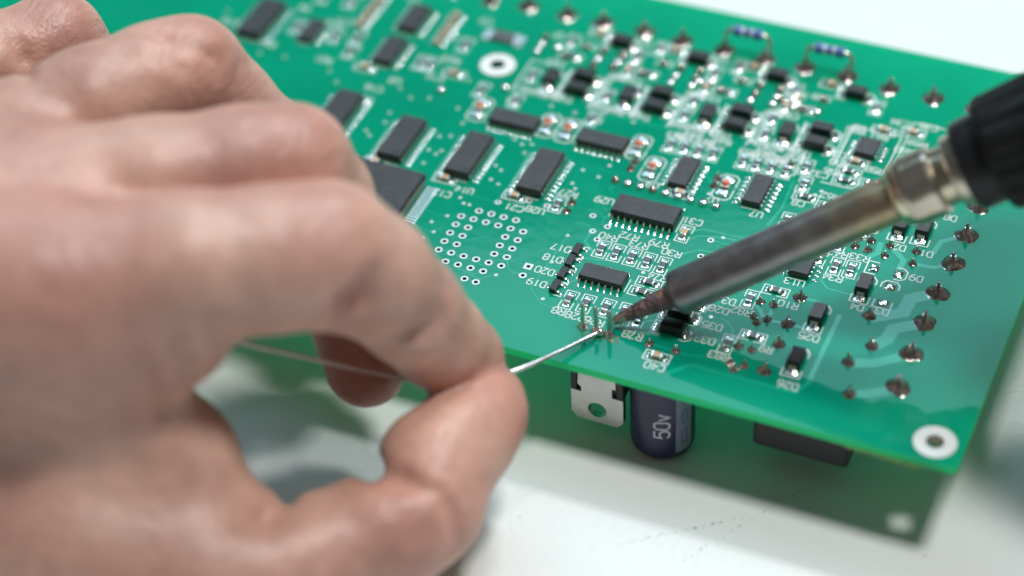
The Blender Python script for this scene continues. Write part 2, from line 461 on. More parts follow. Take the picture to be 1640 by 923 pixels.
holes = []      # (x, y, r) drilled through
G = 2.54
plcc = []
for j, ii in enumerate(((1, 2, 3, 4), range(6), (0, 1, 4, 5), (0, 1, 4, 5), (0, 1, 4, 5), range(6), (1, 2, 3, 4))):
    plcc += [(i * G, -j * G) for i in ii]
plcc += [(7.8, -18.3), (10.1, -18.4)]
for x, y in plcc: holes.append((x, y, .40))
extra_round = [(17.4, -13.7)]
square_pad = [(17.4, -11.1)]
for x, y in extra_round + square_pad: holes.append((x, y, .42))
big_vias = [(24.8, 2.2), (26.45, .3), (26.95, 4.3), (23.2, 6.3), (10.3, 6.0), (14.0, 5.9), (4.9, 3.6), (46.2, 7.5), (46.0, 2.7), (73.7, 20.4)]
for x, y in big_vias: holes.append((x, y, .32))
mounts = [(98.4, -27.4), (-12.5, 43.0)]
for x, y in mounts: holes.append((x, y, 1.55))

def board_mesh():
    n_in = 14
    pts = [Vector((BX0, BY0)), Vector((BX1 - .8, BY0)), Vector((BX1 - .25, BY0 + .25)), Vector((BX1, BY0 + .8)), Vector((BX1, BY1)), Vector((BX0, BY1))]
    no = len(pts)
    edges = [(i, (i + 1) % no) for i in range(no)]
    loops = []
    for (x, y, r) in holes:
        b0 = len(pts)
        n = 24 if r > 1 else n_in
        pts += [Vector((x + r * math.cos(2 * math.pi * k / n), y + r * math.sin(2 * math.pi * k / n))) for k in range(n)]
        edges += [(b0 + k, b0 + (k + 1) % n) for k in range(n)]
        loops.append(list(range(b0, b0 + n)))
    vo, eo, fo, _, _, _ = delaunay_2d_cdt(pts, edges, [], 1, 1e-6)
    H_ = np.array([(h[0], h[1], h[2]) for h in holes])
    tri = []
    for f in fo:
        c = sum((vo[i] for i in f), Vector((0, 0))) / len(f)
        d = np.hypot(H_[:, 0] - c.x, H_[:, 1] - c.y)
        if (d < H_[:, 2] * .96).any(): continue
        a, b, e = (vo[i] for i in f[:3])
        if (b.x - a.x) * (e.y - a.y) - (b.y - a.y) * (e.x - a.x) < 0: f = f[::-1]
        tri.append(tuple(f))
    nv = len(vo)
    mb = MB()
    v = [(p.x, p.y, 0) for p in vo] + [(p.x, p.y, -TH) for p in vo]
    mb.add(v, tri + [tuple(i + nv for i in f[::-1]) for f in tri], 0)
    o = pts[:no]
    bv = .22
    # outline wall with a small rounded upper arris
    for i in range(no):
        j = (i + 1) % no
        mb.add([(o[i].x, o[i].y, 0), (o[j].x, o[j].y, 0), (o[j].x, o[j].y, -TH), (o[i].x, o[i].y, -TH)], [(3, 2, 1, 0)], 1)
    for (x, y, r), lp in zip(holes, loops):
        n = len(lp)
        for k in range(n):
            a, b = pts[lp[k]], pts[lp[(k + 1) % n]]
            mb.add([(a.x, a.y, 0), (b.x, b.y, 0), (b.x, b.y, -TH), (a.x, a.y, -TH)], [(0, 1, 2, 3)], 2)
    return mb.mesh('panel', ['mask', 'edge', 'copper'])
put('panel', board_mesh(), board, label='glossy green masked laminate panel')

# thin break-off remnant along the underside of the front edge
rm = MB()
prev = None
segs = [(78 + k * 1.0, BY0 + random.uniform(-.05, .5) - (.35 if 84 < 78 + k < 98 else -.4)) for k in range(24)]
for (a, b) in zip(segs[:-1], segs[1:]):
    rm.add([(a[0], a[1], -TH - .02), (b[0], b[1], -TH - .02), (b[0], BY0 + 2, -TH - .02), (a[0], BY0 + 2, -TH - .02),
            (a[0], a[1], -TH - .5), (b[0], b[1], -TH - .5), (b[0], BY0 + 2, -TH - .5), (a[0], BY0 + 2, -TH - .5)],
           [(0, 1, 2, 3), (7, 6, 5, 4), (0, 4, 5, 1)], 0)
M['remnant'] = mat('raw_laminate', (0.28, 0.40, 0.12), 0.6, var=0.2, vscale=900, bump=0.4)
put('break_off_edge', rm.mesh('break_off_edge', ['remnant']), board)

# ---- traces (masked copper runs)
TR = [
    (.9, [(74.4, -3.2), (74.4, -21.8), (73.0, -24.7), (54.1, -24.6), (51.0, -28.0)]),
    (.5, [(39.5, -21.5), (45.4, -22.2), (52.3, -22.5), (55.4, -22.0), (60.3, -21.7)]),
    (.8, [(62.8, -6.0), (62.8, -9.1)]), (.8, [(59.9, -6.2), (62.5, -9.2), (66.5, -8.8), (70.4, -8.9)]),
    (.8, [(66.5, -1.5), (70.0, -1.4)]), (.35, [(68.4, 4.3), (70.2, 2.5), (75.6, 2.4)]),
    (.35, [(68.4, 5.6), (71.6, 4.8), (73.0, 6.2)]), (.22, [(53.2, -11.9), (56.0, -11.8), (58.2, -13.9), (58.2, -15.8)]),
    (.35, [(41.6, 8.0), (43.9, 9.9), (55.0, 10.2)]), (.35, [(41.4, .5), (42.9, 2.3), (45.2, 4.2), (52.0, 4.5)]),
    (.35, [(42.6, 6.1), (43.3, 7.6), (48.1, 9.0), (56, 9.1)]), (.25, [(54.0, -3.8), (57.2, -3.9)]),
    (2.6, [(88.0, 7.6), (84.9, 5.2), (84.6, 1.2), (79.6, -2.2)]), (2.5, [(88.2, -.6), (84.3, -3.4), (83.9, -6.6), (82.2, -8.8)]),
    (2.1, [(88.2, -9.2), (83.5, -13.0), (79.6, -14.4)]), (2.1, [(88.2, -18.0), (85.0, -20.4), (82.0, -21.6)]),
    (1.0, [(89.2, 24.8), (85.8, 22.0), (85.3, 18.0)]), (.9, [(89.0, 16.4), (86.4, 14.6), (82.8, 14.3)]),
    (1.1, [(77.6, 17.5), (80.9, 14.6), (80.7, 11.6)]), (1.1, [(75.6, 18.0), (75.9, 14.8), (74.4, 12.9)]),
    (.3, [(5.0, 3.5), (14.8, 3.4), (23.5, 3.4), (24.8, 2.2)]), (.45, [(24.8, 2.2), (24.5, -1.0), (27.0, -3.2)]),
    (.25, [(18.3, 7.2), (24.0, 7.6), (25.6, 6.3), (25.8, 4.6)]), (.3, [(26.1, -5.5), (29.2, -4.9), (31.6, -4.0)]),
    (.3, [(36.3, -8.7), (37.6, -7.6)]), (.3, [(25.6, -12.9), (26.9, -11.8), (27.8, -11.6)]),
    (.18, [(20.9, -.6), (20.2, -16.3), (23.3, -19.5), (26.0, -19.7)]), (.18, [(23.3, -18.2), (24.4, -15.9)]), (.18, [(21, -8.5), (23.4, -7.4)]),
    (.22, [(0, -8.3), (3.4, -8.6), (6.8, -6.5), (10.6, -6.6)]), (.22, [(0.3, -12.7), (10.6, -13.9), (11.6, -11.6), (13.9, -10.7), (17.2, -11.1)]),
    (.22, [(12.7, -10.2), (14.3, -13.0), (15.5, -13.7), (17.2, -13.7)]), (.22, [(3, -15.5), (8.7, -16.6), (10.2, -15.6)]), (.22, [(5.4, -16.4), (10.4, -17.4), (12.8, -15.2)]),
    (.25, [(10.2, 0), (13.2, -1.1), (12.8, -2.2)]), (.3, [(23.5, 17.4), (23.5, 14.6), (24.4, 13.4), (26.0, 13.3)]),
    (.3, [(-7, -3.4), (-4.4, -3.9), (-2.6, -3.4)]), (.3, [(-7, -8.6), (-3.0, -8.5), (0, -5.1)]),
    (.7, [(30.6, 36.2), (24.0, 35.6), (17.0, 35.4), (12.0, 33.6)]), (.6, [(55.2, 29.2), (55.6, 20.5), (54.6, 15.0)]), (.6, [(60.6, 46.0), (60.6, 30.5)]),
    (.5, [(39.0, 25.0), (41.4, 22.4), (41.5, 19.9)]), (.3, [(46.4, 7.5), (52.5, 7.0)]),
    (.35, [(-14, 6.8), (-9.5, 3.8), (5, 3.4)]), (.3, [(-6, 23.0), (4, 22.0), (12, 20.6), (24, 18.8)]), (.3, [(-30, 27), (-12, 27.6), (-9, 24.5)]),
    (.25, [(61.4, 12.5), (63.6, 14.4), (68, 14.6)]), (.25, [(48, -4.5), (53, -4.6), (55, -3.0)]), (.35, [(42.6, -17.4), (44.4, -16.2), (45.0, -14.2)]),
]
for k in range(7):      # parallel runs that turn by 45 degrees between the chips
    TR.append((.16, [(15.0 + k * .75, 20.5), (15.6 + k * .75, 15.2), (19.8 + k * .75, 11.2), (19.8 + k * .75, 8.6)]))
for k in range(9):
    TR.append((.16, [(-6.6, -7.6 + k * .85), (-2.0 - k * .12, -7.6 + k * .85)]))
    TR.append((.16, [(-30 + k, 6.0 + k * .1), (-22.5 + k * .55, -.2 + k * .62), (-11.0, -.2 + k * .62 + 5.4)]))
for k in range(8):
    TR.append((.16, [(-50.0, 22.0 + k * .8), (-33, 26.2 + k * .8), (-22, 26.4 + k * .8), (-16, 23.2 + k * .8)]))
for k in range(6):
    TR.append((.16, [(-98.0, 31.0 + k * .9), (-70, 28.2 + k * .9), (-50, 29.0 + k * .9)]))
for i, (w, pts) in enumerate(TR):
    put('trace', MB().ribbon(pts, w, 0.030 + i * .00025).mesh('trace', ['trace']), board)

# ---- vias and drilled pads
M['pad_tin'] = mat('tinned_land', (0.66, 0.66, 0.62), 0.42, 0.7, var=0.08, vscale=700)
ringA = MB().ring(.40, .76, .050, 18).mesh('drilled_pad', ['pad_tin'])
ringB = MB().ring(.32, .64, .050, 18).mesh('via_land', ['pad_tin'])
ringS = MB(); ringS.ring(.14, .36, .052, 12); ringS.lathe([(.15, .02), (.15, .021)], 10, 1, False)
ringS = ringS.mesh('via_land', ['pad_tin', 'copper'])
for x, y in plcc + extra_round: put('drilled_pad', ringA, board, (x, y, 0))
sq = MB()
s8 = [(math.cos(math.pi / 8 + k * math.pi / 4) * .42, math.sin(math.pi / 8 + k * math.pi / 4) * .42) for k in range(8)]
o8 = [(.8, .38), (.38, .8), (-.38, .8), (-.8, .38), (-.8, -.38), (-.38, -.8), (.38, -.8), (.8, -.38)]
c4 = [(.8, .8), (-.8, .8), (-.8, -.8), (.8, -.8)]
sq.add([(*p, .05) for p in s8] + [(*p, .05) for p in o8] + [(*p, .05) for p in c4],
       [(k, 8 + k, 8 + (k + 1) % 8, (k + 1) % 8) for k in range(8)] + [(8, 16, 9), (10, 17, 11), (12, 18, 13), (14, 19, 15)])
put('drilled_pad', sq.mesh('square_pad', ['pad_tin']), board, (*square_pad[0], 0), label='square drilled pad')
for x, y in big_vias: put('via', ringB, board, (x, y, 0))
small_vias = [(20.9, -.6), (21.0, -8.5), (23.3, -18.2), (37.7, -5.2), (12.8, -15.3), (-2.5, -3.4), (-4.6, -6.0), (-3.0, -8.5), (-4.2, -10.8), (-2.4, 2.3), (-1.1, 1.0), (.1, 1.0),
    (53.2, -11.9), (54.0, -3.8), (43.3, -20.4), (16.4, 18.1), (20.7, 21.1), (20.0, 17.2), (16.0, 13.7), (17.1, 12.4), (41.4, 19.9), (48.1, 9.0), (61.0, 28.0), (60.2, 26.6),
    (-27.1, 13.3), (-28.4, 14.5), (-26.5, 21.2), (-26.0, 18.1), (-14.0, 17.9), (-11.9, 18.7), (-14.2, 13.3), (-12.3, 12.6), (-11.7, 13.9), (-13.4, 9.3), (0, 13.5), (1.6, 12.5), (.9, 9.3), (2.8, 8.5),
    (3.8, 18.9), (4.1, 21.9), (.3, 22.1), (2.3, 21.2), (-11.4, 23.2), (-14.2, 27.2), (5.9, 12.6), (-21, 28.3), (-24.6, 27.0), (-28, 29.2), (-16, 36.4), (-5.3, 35.6), (3.0, 34.4), (8.2, 34.0), (13.8, 35.8),
    (20.2, 35.2), (-41, 26.5), (-44, 29.4), (-40, 21.8), (-55, 30.4), (-60.5, 29.8), (-74, 40.6), (-80, 33.4), (-88, 30.0), (-76, 46), (-70.4, 50), (-90, 42)]
for x, y in small_vias: put('via', ringS, board, (x, y, 0))
mr = MB(); mr.lathe([(3.7, .046), (3.68, .16), (3.55, .2)], 48, 0, True, cap0=False, cap1=False); mr.ring(1.55, 3.55, .2, 48); mr = mr.mesh('mounting_land', ['silk'])
mf = MB()
for k, (x, y) in enumerate(mounts):
    put('mounting_ring', mr, board, (x, y, 0))

# ---- stroke lettering (printed designators)
GL = {
    '0': [[(1, 0), (3, 0), (4, 1), (4, 5), (3, 6), (1, 6), (0, 5), (0, 1), (1, 0)]],
    '1': [[(1, 5), (2, 6), (2, 0)]],
    '2': [[(0, 5), (1, 6), (3, 6), (4, 5), (4, 4), (0, 0), (4, 0)]],
    '3': [[(0, 5), (1, 6), (3, 6), (4, 5), (4, 4), (3, 3), (1.4, 3)], [(3, 3), (4, 2), (4, 1), (3, 0), (1, 0), (0, 1)]],
    '4': [[(3, 0), (3, 6), (0, 2), (4, 2)]],
    '5': [[(4, 6), (.3, 6), (0, 3.2), (1, 3.8), (3, 3.8), (4, 2.8), (4, 1), (3, 0), (1, 0), (0, 1)]],
    '6': [[(3.5, 6), (2, 6), (0, 3.6), (0, 1), (1, 0), (3, 0), (4, 1), (4, 2.4), (3, 3.4), (1, 3.4), (0, 2.4)]],
    '7': [[(0, 6), (4, 6), (1.4, 0)]],
    '8': [[(1, 3), (0, 4), (0, 5), (1, 6), (3, 6), (4, 5), (4, 4), (3, 3), (1, 3), (0, 2), (0, 1), (1, 0), (3, 0), (4, 1), (4, 2), (3, 3)]],
    '9': [[(.5, 0), (2, 0), (4, 2.4), (4, 5), (3, 6), (1, 6), (0, 5), (0, 3.6), (1, 2.6), (3, 2.6), (4, 3.6)]],
    'R': [[(0, 0), (0, 6), (3, 6), (4, 5), (4, 4), (3, 3), (0, 3)], [(2, 3), (4, 0)]],
    'D': [[(0, 0), (0, 6), (2.6, 6), (4, 4.6), (4, 1.4), (2.6, 0), (0, 0)]],
    'U': [[(0, 6), (0, 1), (1, 0), (3, 0), (4, 1), (4, 6)]],
    'C': [[(4, 5), (3, 6), (1, 6), (0, 5), (0, 1), (1, 0), (3, 0), (4, 1)]],
    'Q': [[(1, 0), (3, 0), (4, 1), (4, 5), (3, 6), (1, 6), (0, 5), (0, 1), (1, 0)], [(2.4, 1.8), (4.2, -.3)]],
    'V': [[(0, 6), (2, 0), (4, 6)]],
    'v': [[(.3, 4.2), (2, 0), (3.7, 4.2)]],
}
def text_strokes(s, h, pitch=None):
    """strokes centred on the origin; h = capital height"""
    k = h / 6.0
    p = pitch or h * .80
    x0 = -(p * (len(s) - 1) + 4 * k * .92) / 2
    out = []
    for i, ch in enumerate(s):
        for st in GL[ch]:
            out.append([(x0 + i * p + x * k * .92, (y - 3) * k) for x, y in st])
    return out
_tm = {}
def label_text(s, x, y, rz=math.pi, h=1.62):
    key = (s, h)
    if key not in _tm:
        mb = MB()
        for i, st in enumerate(text_strokes(s, h)):
            mb.ribbon(st, .20, .062 + i * .0006)
        _tm[key] = mb.mesh('designator', ['silk'])
    put('designator', _tm[key], board, (x, y, 0), rz)
TX = [('R40', 28.2, 1.7), ('R72', 31.7, 3.2), ('R73', 34.3, 1.6), ('R79', 37.6, 3.2), ('R30', 40.7, 1.6), ('R74', 40.6, -5.5), ('D17', 21.1, -4.3), ('D18', 20.8, -7.5), ('D20', 20.7, -11.2), ('D19', 20.6, -14.7),
      ('R8', 27.2, -20.2), ('R28', 30.5, -20.4), ('R26', 34.2, -20.5), ('R78', 41.9, -21.4), ('R75', 40.2, -19.8), ('C40', 48.3, -27.3), ('D33', 54.2, -17.9), ('D35', 54.2, -14.1), ('D28', 53.9, -9.7), ('D34', 54.2, -7.0),
      ('R82', 57.8, -8.7), ('R10', 65.0, -4.1), ('U13', 64.2, 2.0), ('D25', 71.0, -10.7), ('R83', 57.8, -20.8), ('R9', 65.0, -16.3), ('D26', 71.3, -23.4), ('D2', 79.1, 17.7), ('D1', 84.2, 17.8), ('D9', 84.3, 10.7), ('D8', 85.6, 29.0),
      ('D4', 76.6, -.3), ('D3', 81.1, .1), ('R34', 70.2, 5.6), ('R33', 73.2, 12.5), ('R42', 69.2, 12.2), ('C31', 41.3, 11.3), ('U29', 23.6, 11.1), ('U7', 51.7, 17.4), ('U28', 12.4, 3.9), ('C21', 8.4, 3.2), ('R27', 16.4, 10.6),
      ('U14', -2.6, 4.6), ('C12', -6.2, 2.2), ('D7', 42.6, 18.4), ('U9', 30.5, 18.6), ('R39', 31.0, 34.6), ('R41', 35.6, 34.6), ('R47', 46.6, 34.4), ('R50', 51.0, 34.4), ('C32', 59.0, 32.6), ('R62', 63.0, 32.6 - 5.5), ('U2', 62.0, 48.6), ('R61', 66.4, 47.6),
      ('Q4', -5.0, 33.2), ('Q5', 13.0, 33.2), ('R64', -.6, 37.2), ('R66', 15.6, 37.2), ('R68', 32.4, 37.4), ('R69', 48.6, 37.4), ('C8', 58.0, 23.2), ('D22', 12.4, 60.4), ('D23', 29.2, 60.4), ('D24', 46.4, 54.6), ('C2', -44.2, 58.4), ('C4', -25.2, 48.6), ('U3', -30.0, 31.0), ('U6', -59, 47.0), ('C14', -22.8, 34.8), ('R21', -47, 32.4)]
for i, dx in enumerate((0.0, 16.6, 33.4, 49.7)):
    TX += [('D%d' % (44 + i), dx + 1.6, 38.0), ('D%d' % (48 + i), dx + 4.2, 37.3), ('R%d' % (51 + i), dx - 4.6, 37.6), ('C%d' % (60 + i), dx - 1.6, 47.6), ('R%d' % (85 + i), dx + 12.0, 47.8), ('D%d' % (36 + i), dx + 2.6, 55.4), ('Q%d' % (1 + i), dx - 5.0, 56.6)]
for i in range(4):
    TX += [('R%d' % (43 + i), 29.6 + 2.95 * i, 35.6 if i % 2 else 34.1), ('R%d' % (53 + i), 44.4 + 2.9 * i, 35.6 if i % 2 else 34.1)]
TX += [('R55', 61.6, 37.0), ('R56', 61.4, 34.2), ('C33', 60.4, 39.6), ('R58', 68.6, 37.4), ('C34', 69.0, 53.0), ('R59', 74.0, 48.0), ('C35', 74.6, 53.6), ('R60', 72.2, 45.0), ('C16', -33.0, 27.2), ('R23', -22.2, 41.4), ('U1', -38.6, 57.6), ('C17', -48.8, 46.0), ('R24', -60.6, 33.4), ('C18', -71.6, 37.4), ('C3', -20.8, 56.0), ('R19', -50.6, 44.4)]
for t in TX: label_text(*t)
# frames printed round the output stages and the driver chip
for i, dx in enumerate((0.0, 16.6, 33.4, 49.7)):
    for k, pl in enumerate(([(dx - 6.6, 36.0), (dx - 6.6, 47.0), (dx - 2.4, 47.0)], [(dx + 2.2, 36.4), (dx + 2.2, 47.0)], [(dx + 10.4, 37.4), (dx + 10.4, 46.6)], [(dx + 11.2, 36.6), (dx + 11.2, 47.2)])):
        put('silkscreen_outline', MB().ribbon(pl, .22, .0585 + .0002 * k).mesh('silkscreen_outline', ['silk']), board)
for k, pl in enumerate(([(60.8, 37.0), (60.8, 49.0), (70.6, 49.0), (70.6, 37.0)], [(71.6, 36.6), (71.6, 54.0), (78.6, 54.0)], [(54.6, 38.6), (54.6, 30.2)], [(60.0, 30.6), (66.6, 30.6)])):
    put('silkscreen_outline', MB().ribbon(pl, .22, .0595 + .0002 * k).mesh('silkscreen_outline', ['silk']), board)

# ---- small chip parts
def outline_mesh(w, l, gap=1.1, lw=.2, z=.058):
    """two square brackets round a part that lies along y"""
    mb = MB()
    for s in (1, -1):
        mb.ribbon([(-w / 2, s * gap / 2), (-w / 2, s * l / 2), (w / 2, s * l / 2), (w / 2, s * gap / 2)], lw, z)
    return mb.mesh('silkscreen_outline', ['silk'])
OUT_R = outline_mesh(2.35, 4.75, .9, .19)
OUT_L = outline_mesh(3.0, 5.6)
def box_outline(w, l):
    return MB().ribbon([(-w / 2, -l / 2), (-w / 2, l / 2), (w / 2, l / 2), (w / 2, -l / 2)], .2, .058, closed=True).mesh('silkscreen_outline', ['silk'])
OUT_B = box_outline(2.3, 4.7)

def chip_part(body_mat, h=.55, w=1.25, l=2.0):
    mb = MB()
    mb.bevel_box(-w / 2, w / 2, -l / 2 + .38, l / 2 - .38, .08, h, .05, 0)
    for s in (-1, 1):
        a, b = sorted((s * (l / 2 - .38), s * l / 2))
        mb.bevel_box(-w / 2 - .01, w / 2 + .01, a, b, .06, h + .02, .06, 1)
    return mb.mesh('chip_part', [body_mat, 'tin'])
RES = chip_part('ceramic')
CAP = chip_part('tan', .85)
def fillet_mesh(w=1.2, d=.72):
    """solder fillet in front of a terminal: wedge that rises toward +y"""
    mb = MB()
    n = 6
    v, f = [], []
    for i in range(n + 1):
        t = i / n
        y = -d + d * t
        z = .05 + .5 * t * t
        hw = w / 2 * (.80 + .2 * math.sin(math.pi * (.3 + .5 * t)))
        for k in range(5):
            u = -1 + k * .5
            v.append((u * hw, y, max(.045, z * (1 - .55 * abs(u) ** 2.5))))
    for i in range(n):
        for k in range(4):
            f.append((i * 5 + k, i * 5 + k + 1, i * 5 + 6 + k, i * 5 + 5 + k))
    mb.add(v, f, 0, True)
    mb.ribbon([(0, -d - .12), (0, .35)], w + .1, .046)
    return mb.mesh('solder_fillet', ['tin'])
FIL = fillet_mesh()
def put_small(kind, x, y, rz=0.0, out=OUT_R, me=None):
    me = me or (RES if kind == 'resistor' else CAP)
    rz += random.gauss(0, .012)
    x += random.gauss(0, .05); y += random.gauss(0, .05)
    o = put(kind, me, board, (x, y, 0), rz)
    put('solder_fillet', FIL, o, (0, -1.0, 0))
    put('solder_fillet', FIL, o, (0, 1.0, 0), math.pi)
    if out: put('silkscreen_outline', out, o)
    return o
H2 = math.pi / 2
for (x, y) in ((28.2, -1.9), (31.3, -2.0), (34.35, -2.1), (37.4, -2.2), (40.4, -2.3), (27.8, -16.8), (31.2, -16.7), (34.8, -16.5), (38.3, -16.2), (41.3, -16.9), (58.2, -5.1), (58.2, -17.5), (69.9, 8.7), (72.8, 8.8), (68.8, 14.8), (72.0, 14.9 + 5),
               (29.5, 31.1), (32.4, 31.2), (35.3, 31.3), (38.2, 31.4), (44.3, 31.3), (47.2, 31.3), (50.1, 31.3), (52.9, 31.3), (28.9, 40.6), (45.7, 40.4), (-4.4, 42.2), (12.3, 41.0), (-27.6, 38.3), (-25.4, 38.4), (15.8, 6.9), (33.7, 59.2), (16.8, 59.4), (-1.4, 55.6), (-43.6, 41.4), (-42.9, 36.8), (-48.4, 40.2), (-57.4, 40.6)):
    put_small('resistor', x, y)
for (x, y) in ((39.8, -7.5), (39.4, -10.4), (61.8, -1.4), (61.9, -14.1), (58.8, 25.3), (64.2, 35.2), (64.3, 32.4), (61.8, 11.6), (63.6, 24.0)):
    put_small('resistor', x, y, H2)
for (x, y) in ((41.1, 7.5), (66.4, 10.2), (48.1, 53.2)):
    put_small('capacitor', x, y)
for (x, y) in ((47.9, -24.9), (7.2, 6.2), (-7.4, 6.4), (-22.4, 6.2), (64.4, 38.4), (36.4, 17.9), (66.9, 49.6), (72.2, 50.8), (-34.0, 22.9), (-37.6, 33.0), (-19.6, 37.2)):
    put_small('capacitor', x, y, H2, OUT_B)
for k, dx in enumerate((0.0, 16.6, 33.4, 49.7)):      # small parts between the output stages
    put_small('resistor', dx + 13.4 if k < 3 else 63.4, 55.6 if k < 3 else 56.0)
    put_small('resistor', dx + .4, 50.6, H2)
    put_small('capacitor', dx + 3.4, 60.0, H2, OUT_B)
    put_small('resistor', dx - 4.4, 33.4 if k < 2 else 45.6)
    if k < 3: put_small('capacitor', dx + 13.2, 50.4)
for (x, y) in ((56.2, 33.6), (57.4, 28.6), (69.4, 33.2), (74.6, 42.2), (75.0, 36.0), (69.6, 26.6), (57.6, 17.6), (-12.2, 34.2), (17.6, 44.6), (-50.6, 52.6), (-57.0, 52.4), (-21.6, 47.0)):
    put_small('resistor', x, y, H2 if x > 60 else 0)
for cx, n in ((-45.0, 5), (-27.2, 5)):       # two columns of capacitors behind the chips
    for k in range(n):
        put_small('capacitor', cx, 45.6 + k * 2.45, H2, None)
# large blank resistor near the mounting hole
big = MB(); big.bevel_box(-1.6, 1.6, -2.4, 2.4, .08, .7, .08, 0)
for s in (-1, 1):
    a, b = sorted((s * 2.4, s * 3.2)); big.bevel_box(-1.65, 1.65, a, b, .06, .72, .08, 1)
    a, b = sorted((s * 2.7, s * 4.6)); big.box(-1.8, 1.8, a, b, .044, .2, 1, .1)
o = put('resistor', big.mesh('large_resistor', ['ceramic', 'tin']), board, (-15.0, 51.8, 0), H2, label='large dark chip resistor beside the mounting hole')

# ---- red indicator lamps
ld = MB(); ld.bevel_box(-.8, .8, -1.0, 1.0, .08, 1.0, .08, 0)
ld2 = MB(); ld2.lathe([(.72, .98), (.72, 1.25), (.6, 1.5), (.32, 1.66), (.02, 1.7)], 14, 0)
LEDB, LEDL = ld.mesh('led_case', ['ledbody']), ld2.mesh('lens', ['led'])
ldp = MB()
for s in (-1, 1):
    a, b = sorted((s * 1.05, s * 2.9)); ldp.bevel_box(-1.25, 1.25, a, b, .05, .5, .3, 0)
LEDP = ldp.mesh('solder_fillet', ['tin'])
def hex_outline(w, l, gap):
    mb = MB()
    for s in (1, -1):
        mb.ribbon([(-w / 2, s * gap / 2), (-w / 2, s * (l / 2 - .8)), (-w / 2 + .8, s * l / 2), (w / 2 - .8, s * l / 2), (w / 2, s * (l / 2 - .8)), (w / 2, s * gap / 2)], .22, .058)
    return mb.mesh('silkscreen_outline', ['silk'])
OUT_LED = hex_outline(3.7, 7.4, .6)
for (x, y) in ((-9.9, 28.4), (4.8, 28.4), (9.1, 28.2), (24.0, 28.2), (28.8, 22.9), (43.7, 22.8)):
    o = put('indicator_led', LEDB, board, (x, y, 0))
    put('lens', LEDL, o); put('solder_fillet', LEDP, o); put('silkscreen_outline', OUT_LED, o)

# ---- gull-wing chips
def gull(h, foot, wid):
    """a bent pin that leaves the body at +x and lands on the board; origin at the body's side"""
    t = .16
    pr = [(-.25, h * .55), (.28, h * .55), (.42, h * .50), (.62, .26), (.74, .16), (foot, .14)]
    mb = MB()
    v = []
    for (x, z) in pr:
        v += [(x, -wid / 2, z), (x, wid / 2, z), (x, wid / 2, z - t * .8), (x, -wid / 2, z - t * .8)]
    f = []
    for k in range(len(pr) - 1):
        for i in range(4):
            j = (i + 1) % 4
            f.append((k * 4 + i, k * 4 + 4 + i, k * 4 + 4 + j, k * 4 + j))
    f.append((len(pr) * 4 - 4, len(pr) * 4 - 3, len(pr) * 4 - 2, len(pr) * 4 - 1))
    mb.add(v, f, 0)
    # solder on the land
    L0, L1, W2 = .50, foot + .36, wid / 2 + .07
    n = 5
    vv, ff = [], []
    for i in range(n + 1):
        x = L0 + (L1 - L0) * i / n
        z = [.05, .12, .22, .20, .12, .046][i]
        for u in (-1, -.5, 0, .5, 1):
            vv.append((x, u * W2, max(.045, z * (1 - .85 * abs(u) ** 2))))
    for i in range(n):
        for k in range(4):
            ff.append((i * 5 + k, i * 5 + 5 + k, i * 5 + 6 + k, i * 5 + 1 + k))
    mb.add(vv, ff, 1, True)
    return mb.mesh('pin', ['pinmetal', 'tin'])
_gull = {}
def chip(x, y, rz, n, L, Wd, h, span, pitch=1.27, dot=True, sides=2, skip=None, mark=True, label=None):
    mb = MB()
    z0, zm, b = .12, .12 + (h - .12) * .5, .10
    def rg(ix, z, c=.06):
        a, e = L / 2 - ix, Wd / 2 - ix
        return [(-a + c, -e, z), (a - c, -e, z), (a, -e + c, z), (a, e - c, z), (a - c, e, z), (-a + c, e, z), (-a, e - c, z), (-a, -e + c, z)]
    rings = [rg(.16, z0), rg(0, zm), rg(.14, h - .06), rg(.20, h)]
    v = sum(rings, [])
    f = [tuple(range(7, -1, -1)), tuple(range(24, 32))]
    for k in range(3):
        for i in range(8):
            j = (i + 1) % 8
            f.append((k * 8 + i, k * 8 + j, k * 8 + 8 + j, k * 8 + 8 + i))
    mb.add(v, f, 0)
    if dot:      # moulded index dimple
        mb.lathe([(.55, h + .006), (.50, h + .009), (.42, h + .004)], 14, 1, True, -L / 2 + 1.35, -Wd / 2 + 1.35, False, True)
    c = put('chip', mb.mesh('chip', ['epoxy', 'epoxy_dark']), board, (x, y, 0), rz, label=label)
    foot = (span - Wd) / 2
    key = (h, round(foot, 2), pitch)
    if key not in _gull: _gull[key] = gull(h, foot, .34 if pitch > 1 else pitch * .40)
    for s in (-1, 1):
        for k in range(n):
            px = (k - (n - 1) / 2) * pitch
            put('pin', _gull[key], c, (px, s * Wd / 2, 0), s * H2)
    if sides == 4:
        for s in (-1, 1):
            for k in range(n):
                px = (k - (n - 1) / 2) * pitch
                put('pin', _gull[key], c, (s * L / 2, px, 0), 0 if s > 0 else math.pi)
    if mark:
        mm = MB()
        mm.ribbon([(L / 2 + .35, -Wd / 2 * .9), (L / 2 + .35, Wd / 2 * .9)], .2, .058)
        mm.ribbon([(-L / 2 - .35, -Wd / 2 * .9), (-L / 2 - .35, Wd / 2 * .9)], .2, .058)
        put('silkscreen_outline', mm.mesh('silkscreen_outline', ['silk']), c)
    return c
chip(32.7, 9.6, 0, 10, 12.6, 5.3, 2.0, 8.4)
chip(31.65, -9.5, 0, 7, 8.65, 3.9, 1.5, 6.2, dot=False)
for x in (-20.0, -5.5, 9.5, -35.6):
    chip(x, 13.4 if x > -30 else 16.6, H2, 10, 12.6, 5.3, 2.0, 8.4)
chip(-1.6, 26.6, 0, 8, 10.0, 4.2, 1.6, 6.4, dot=False)
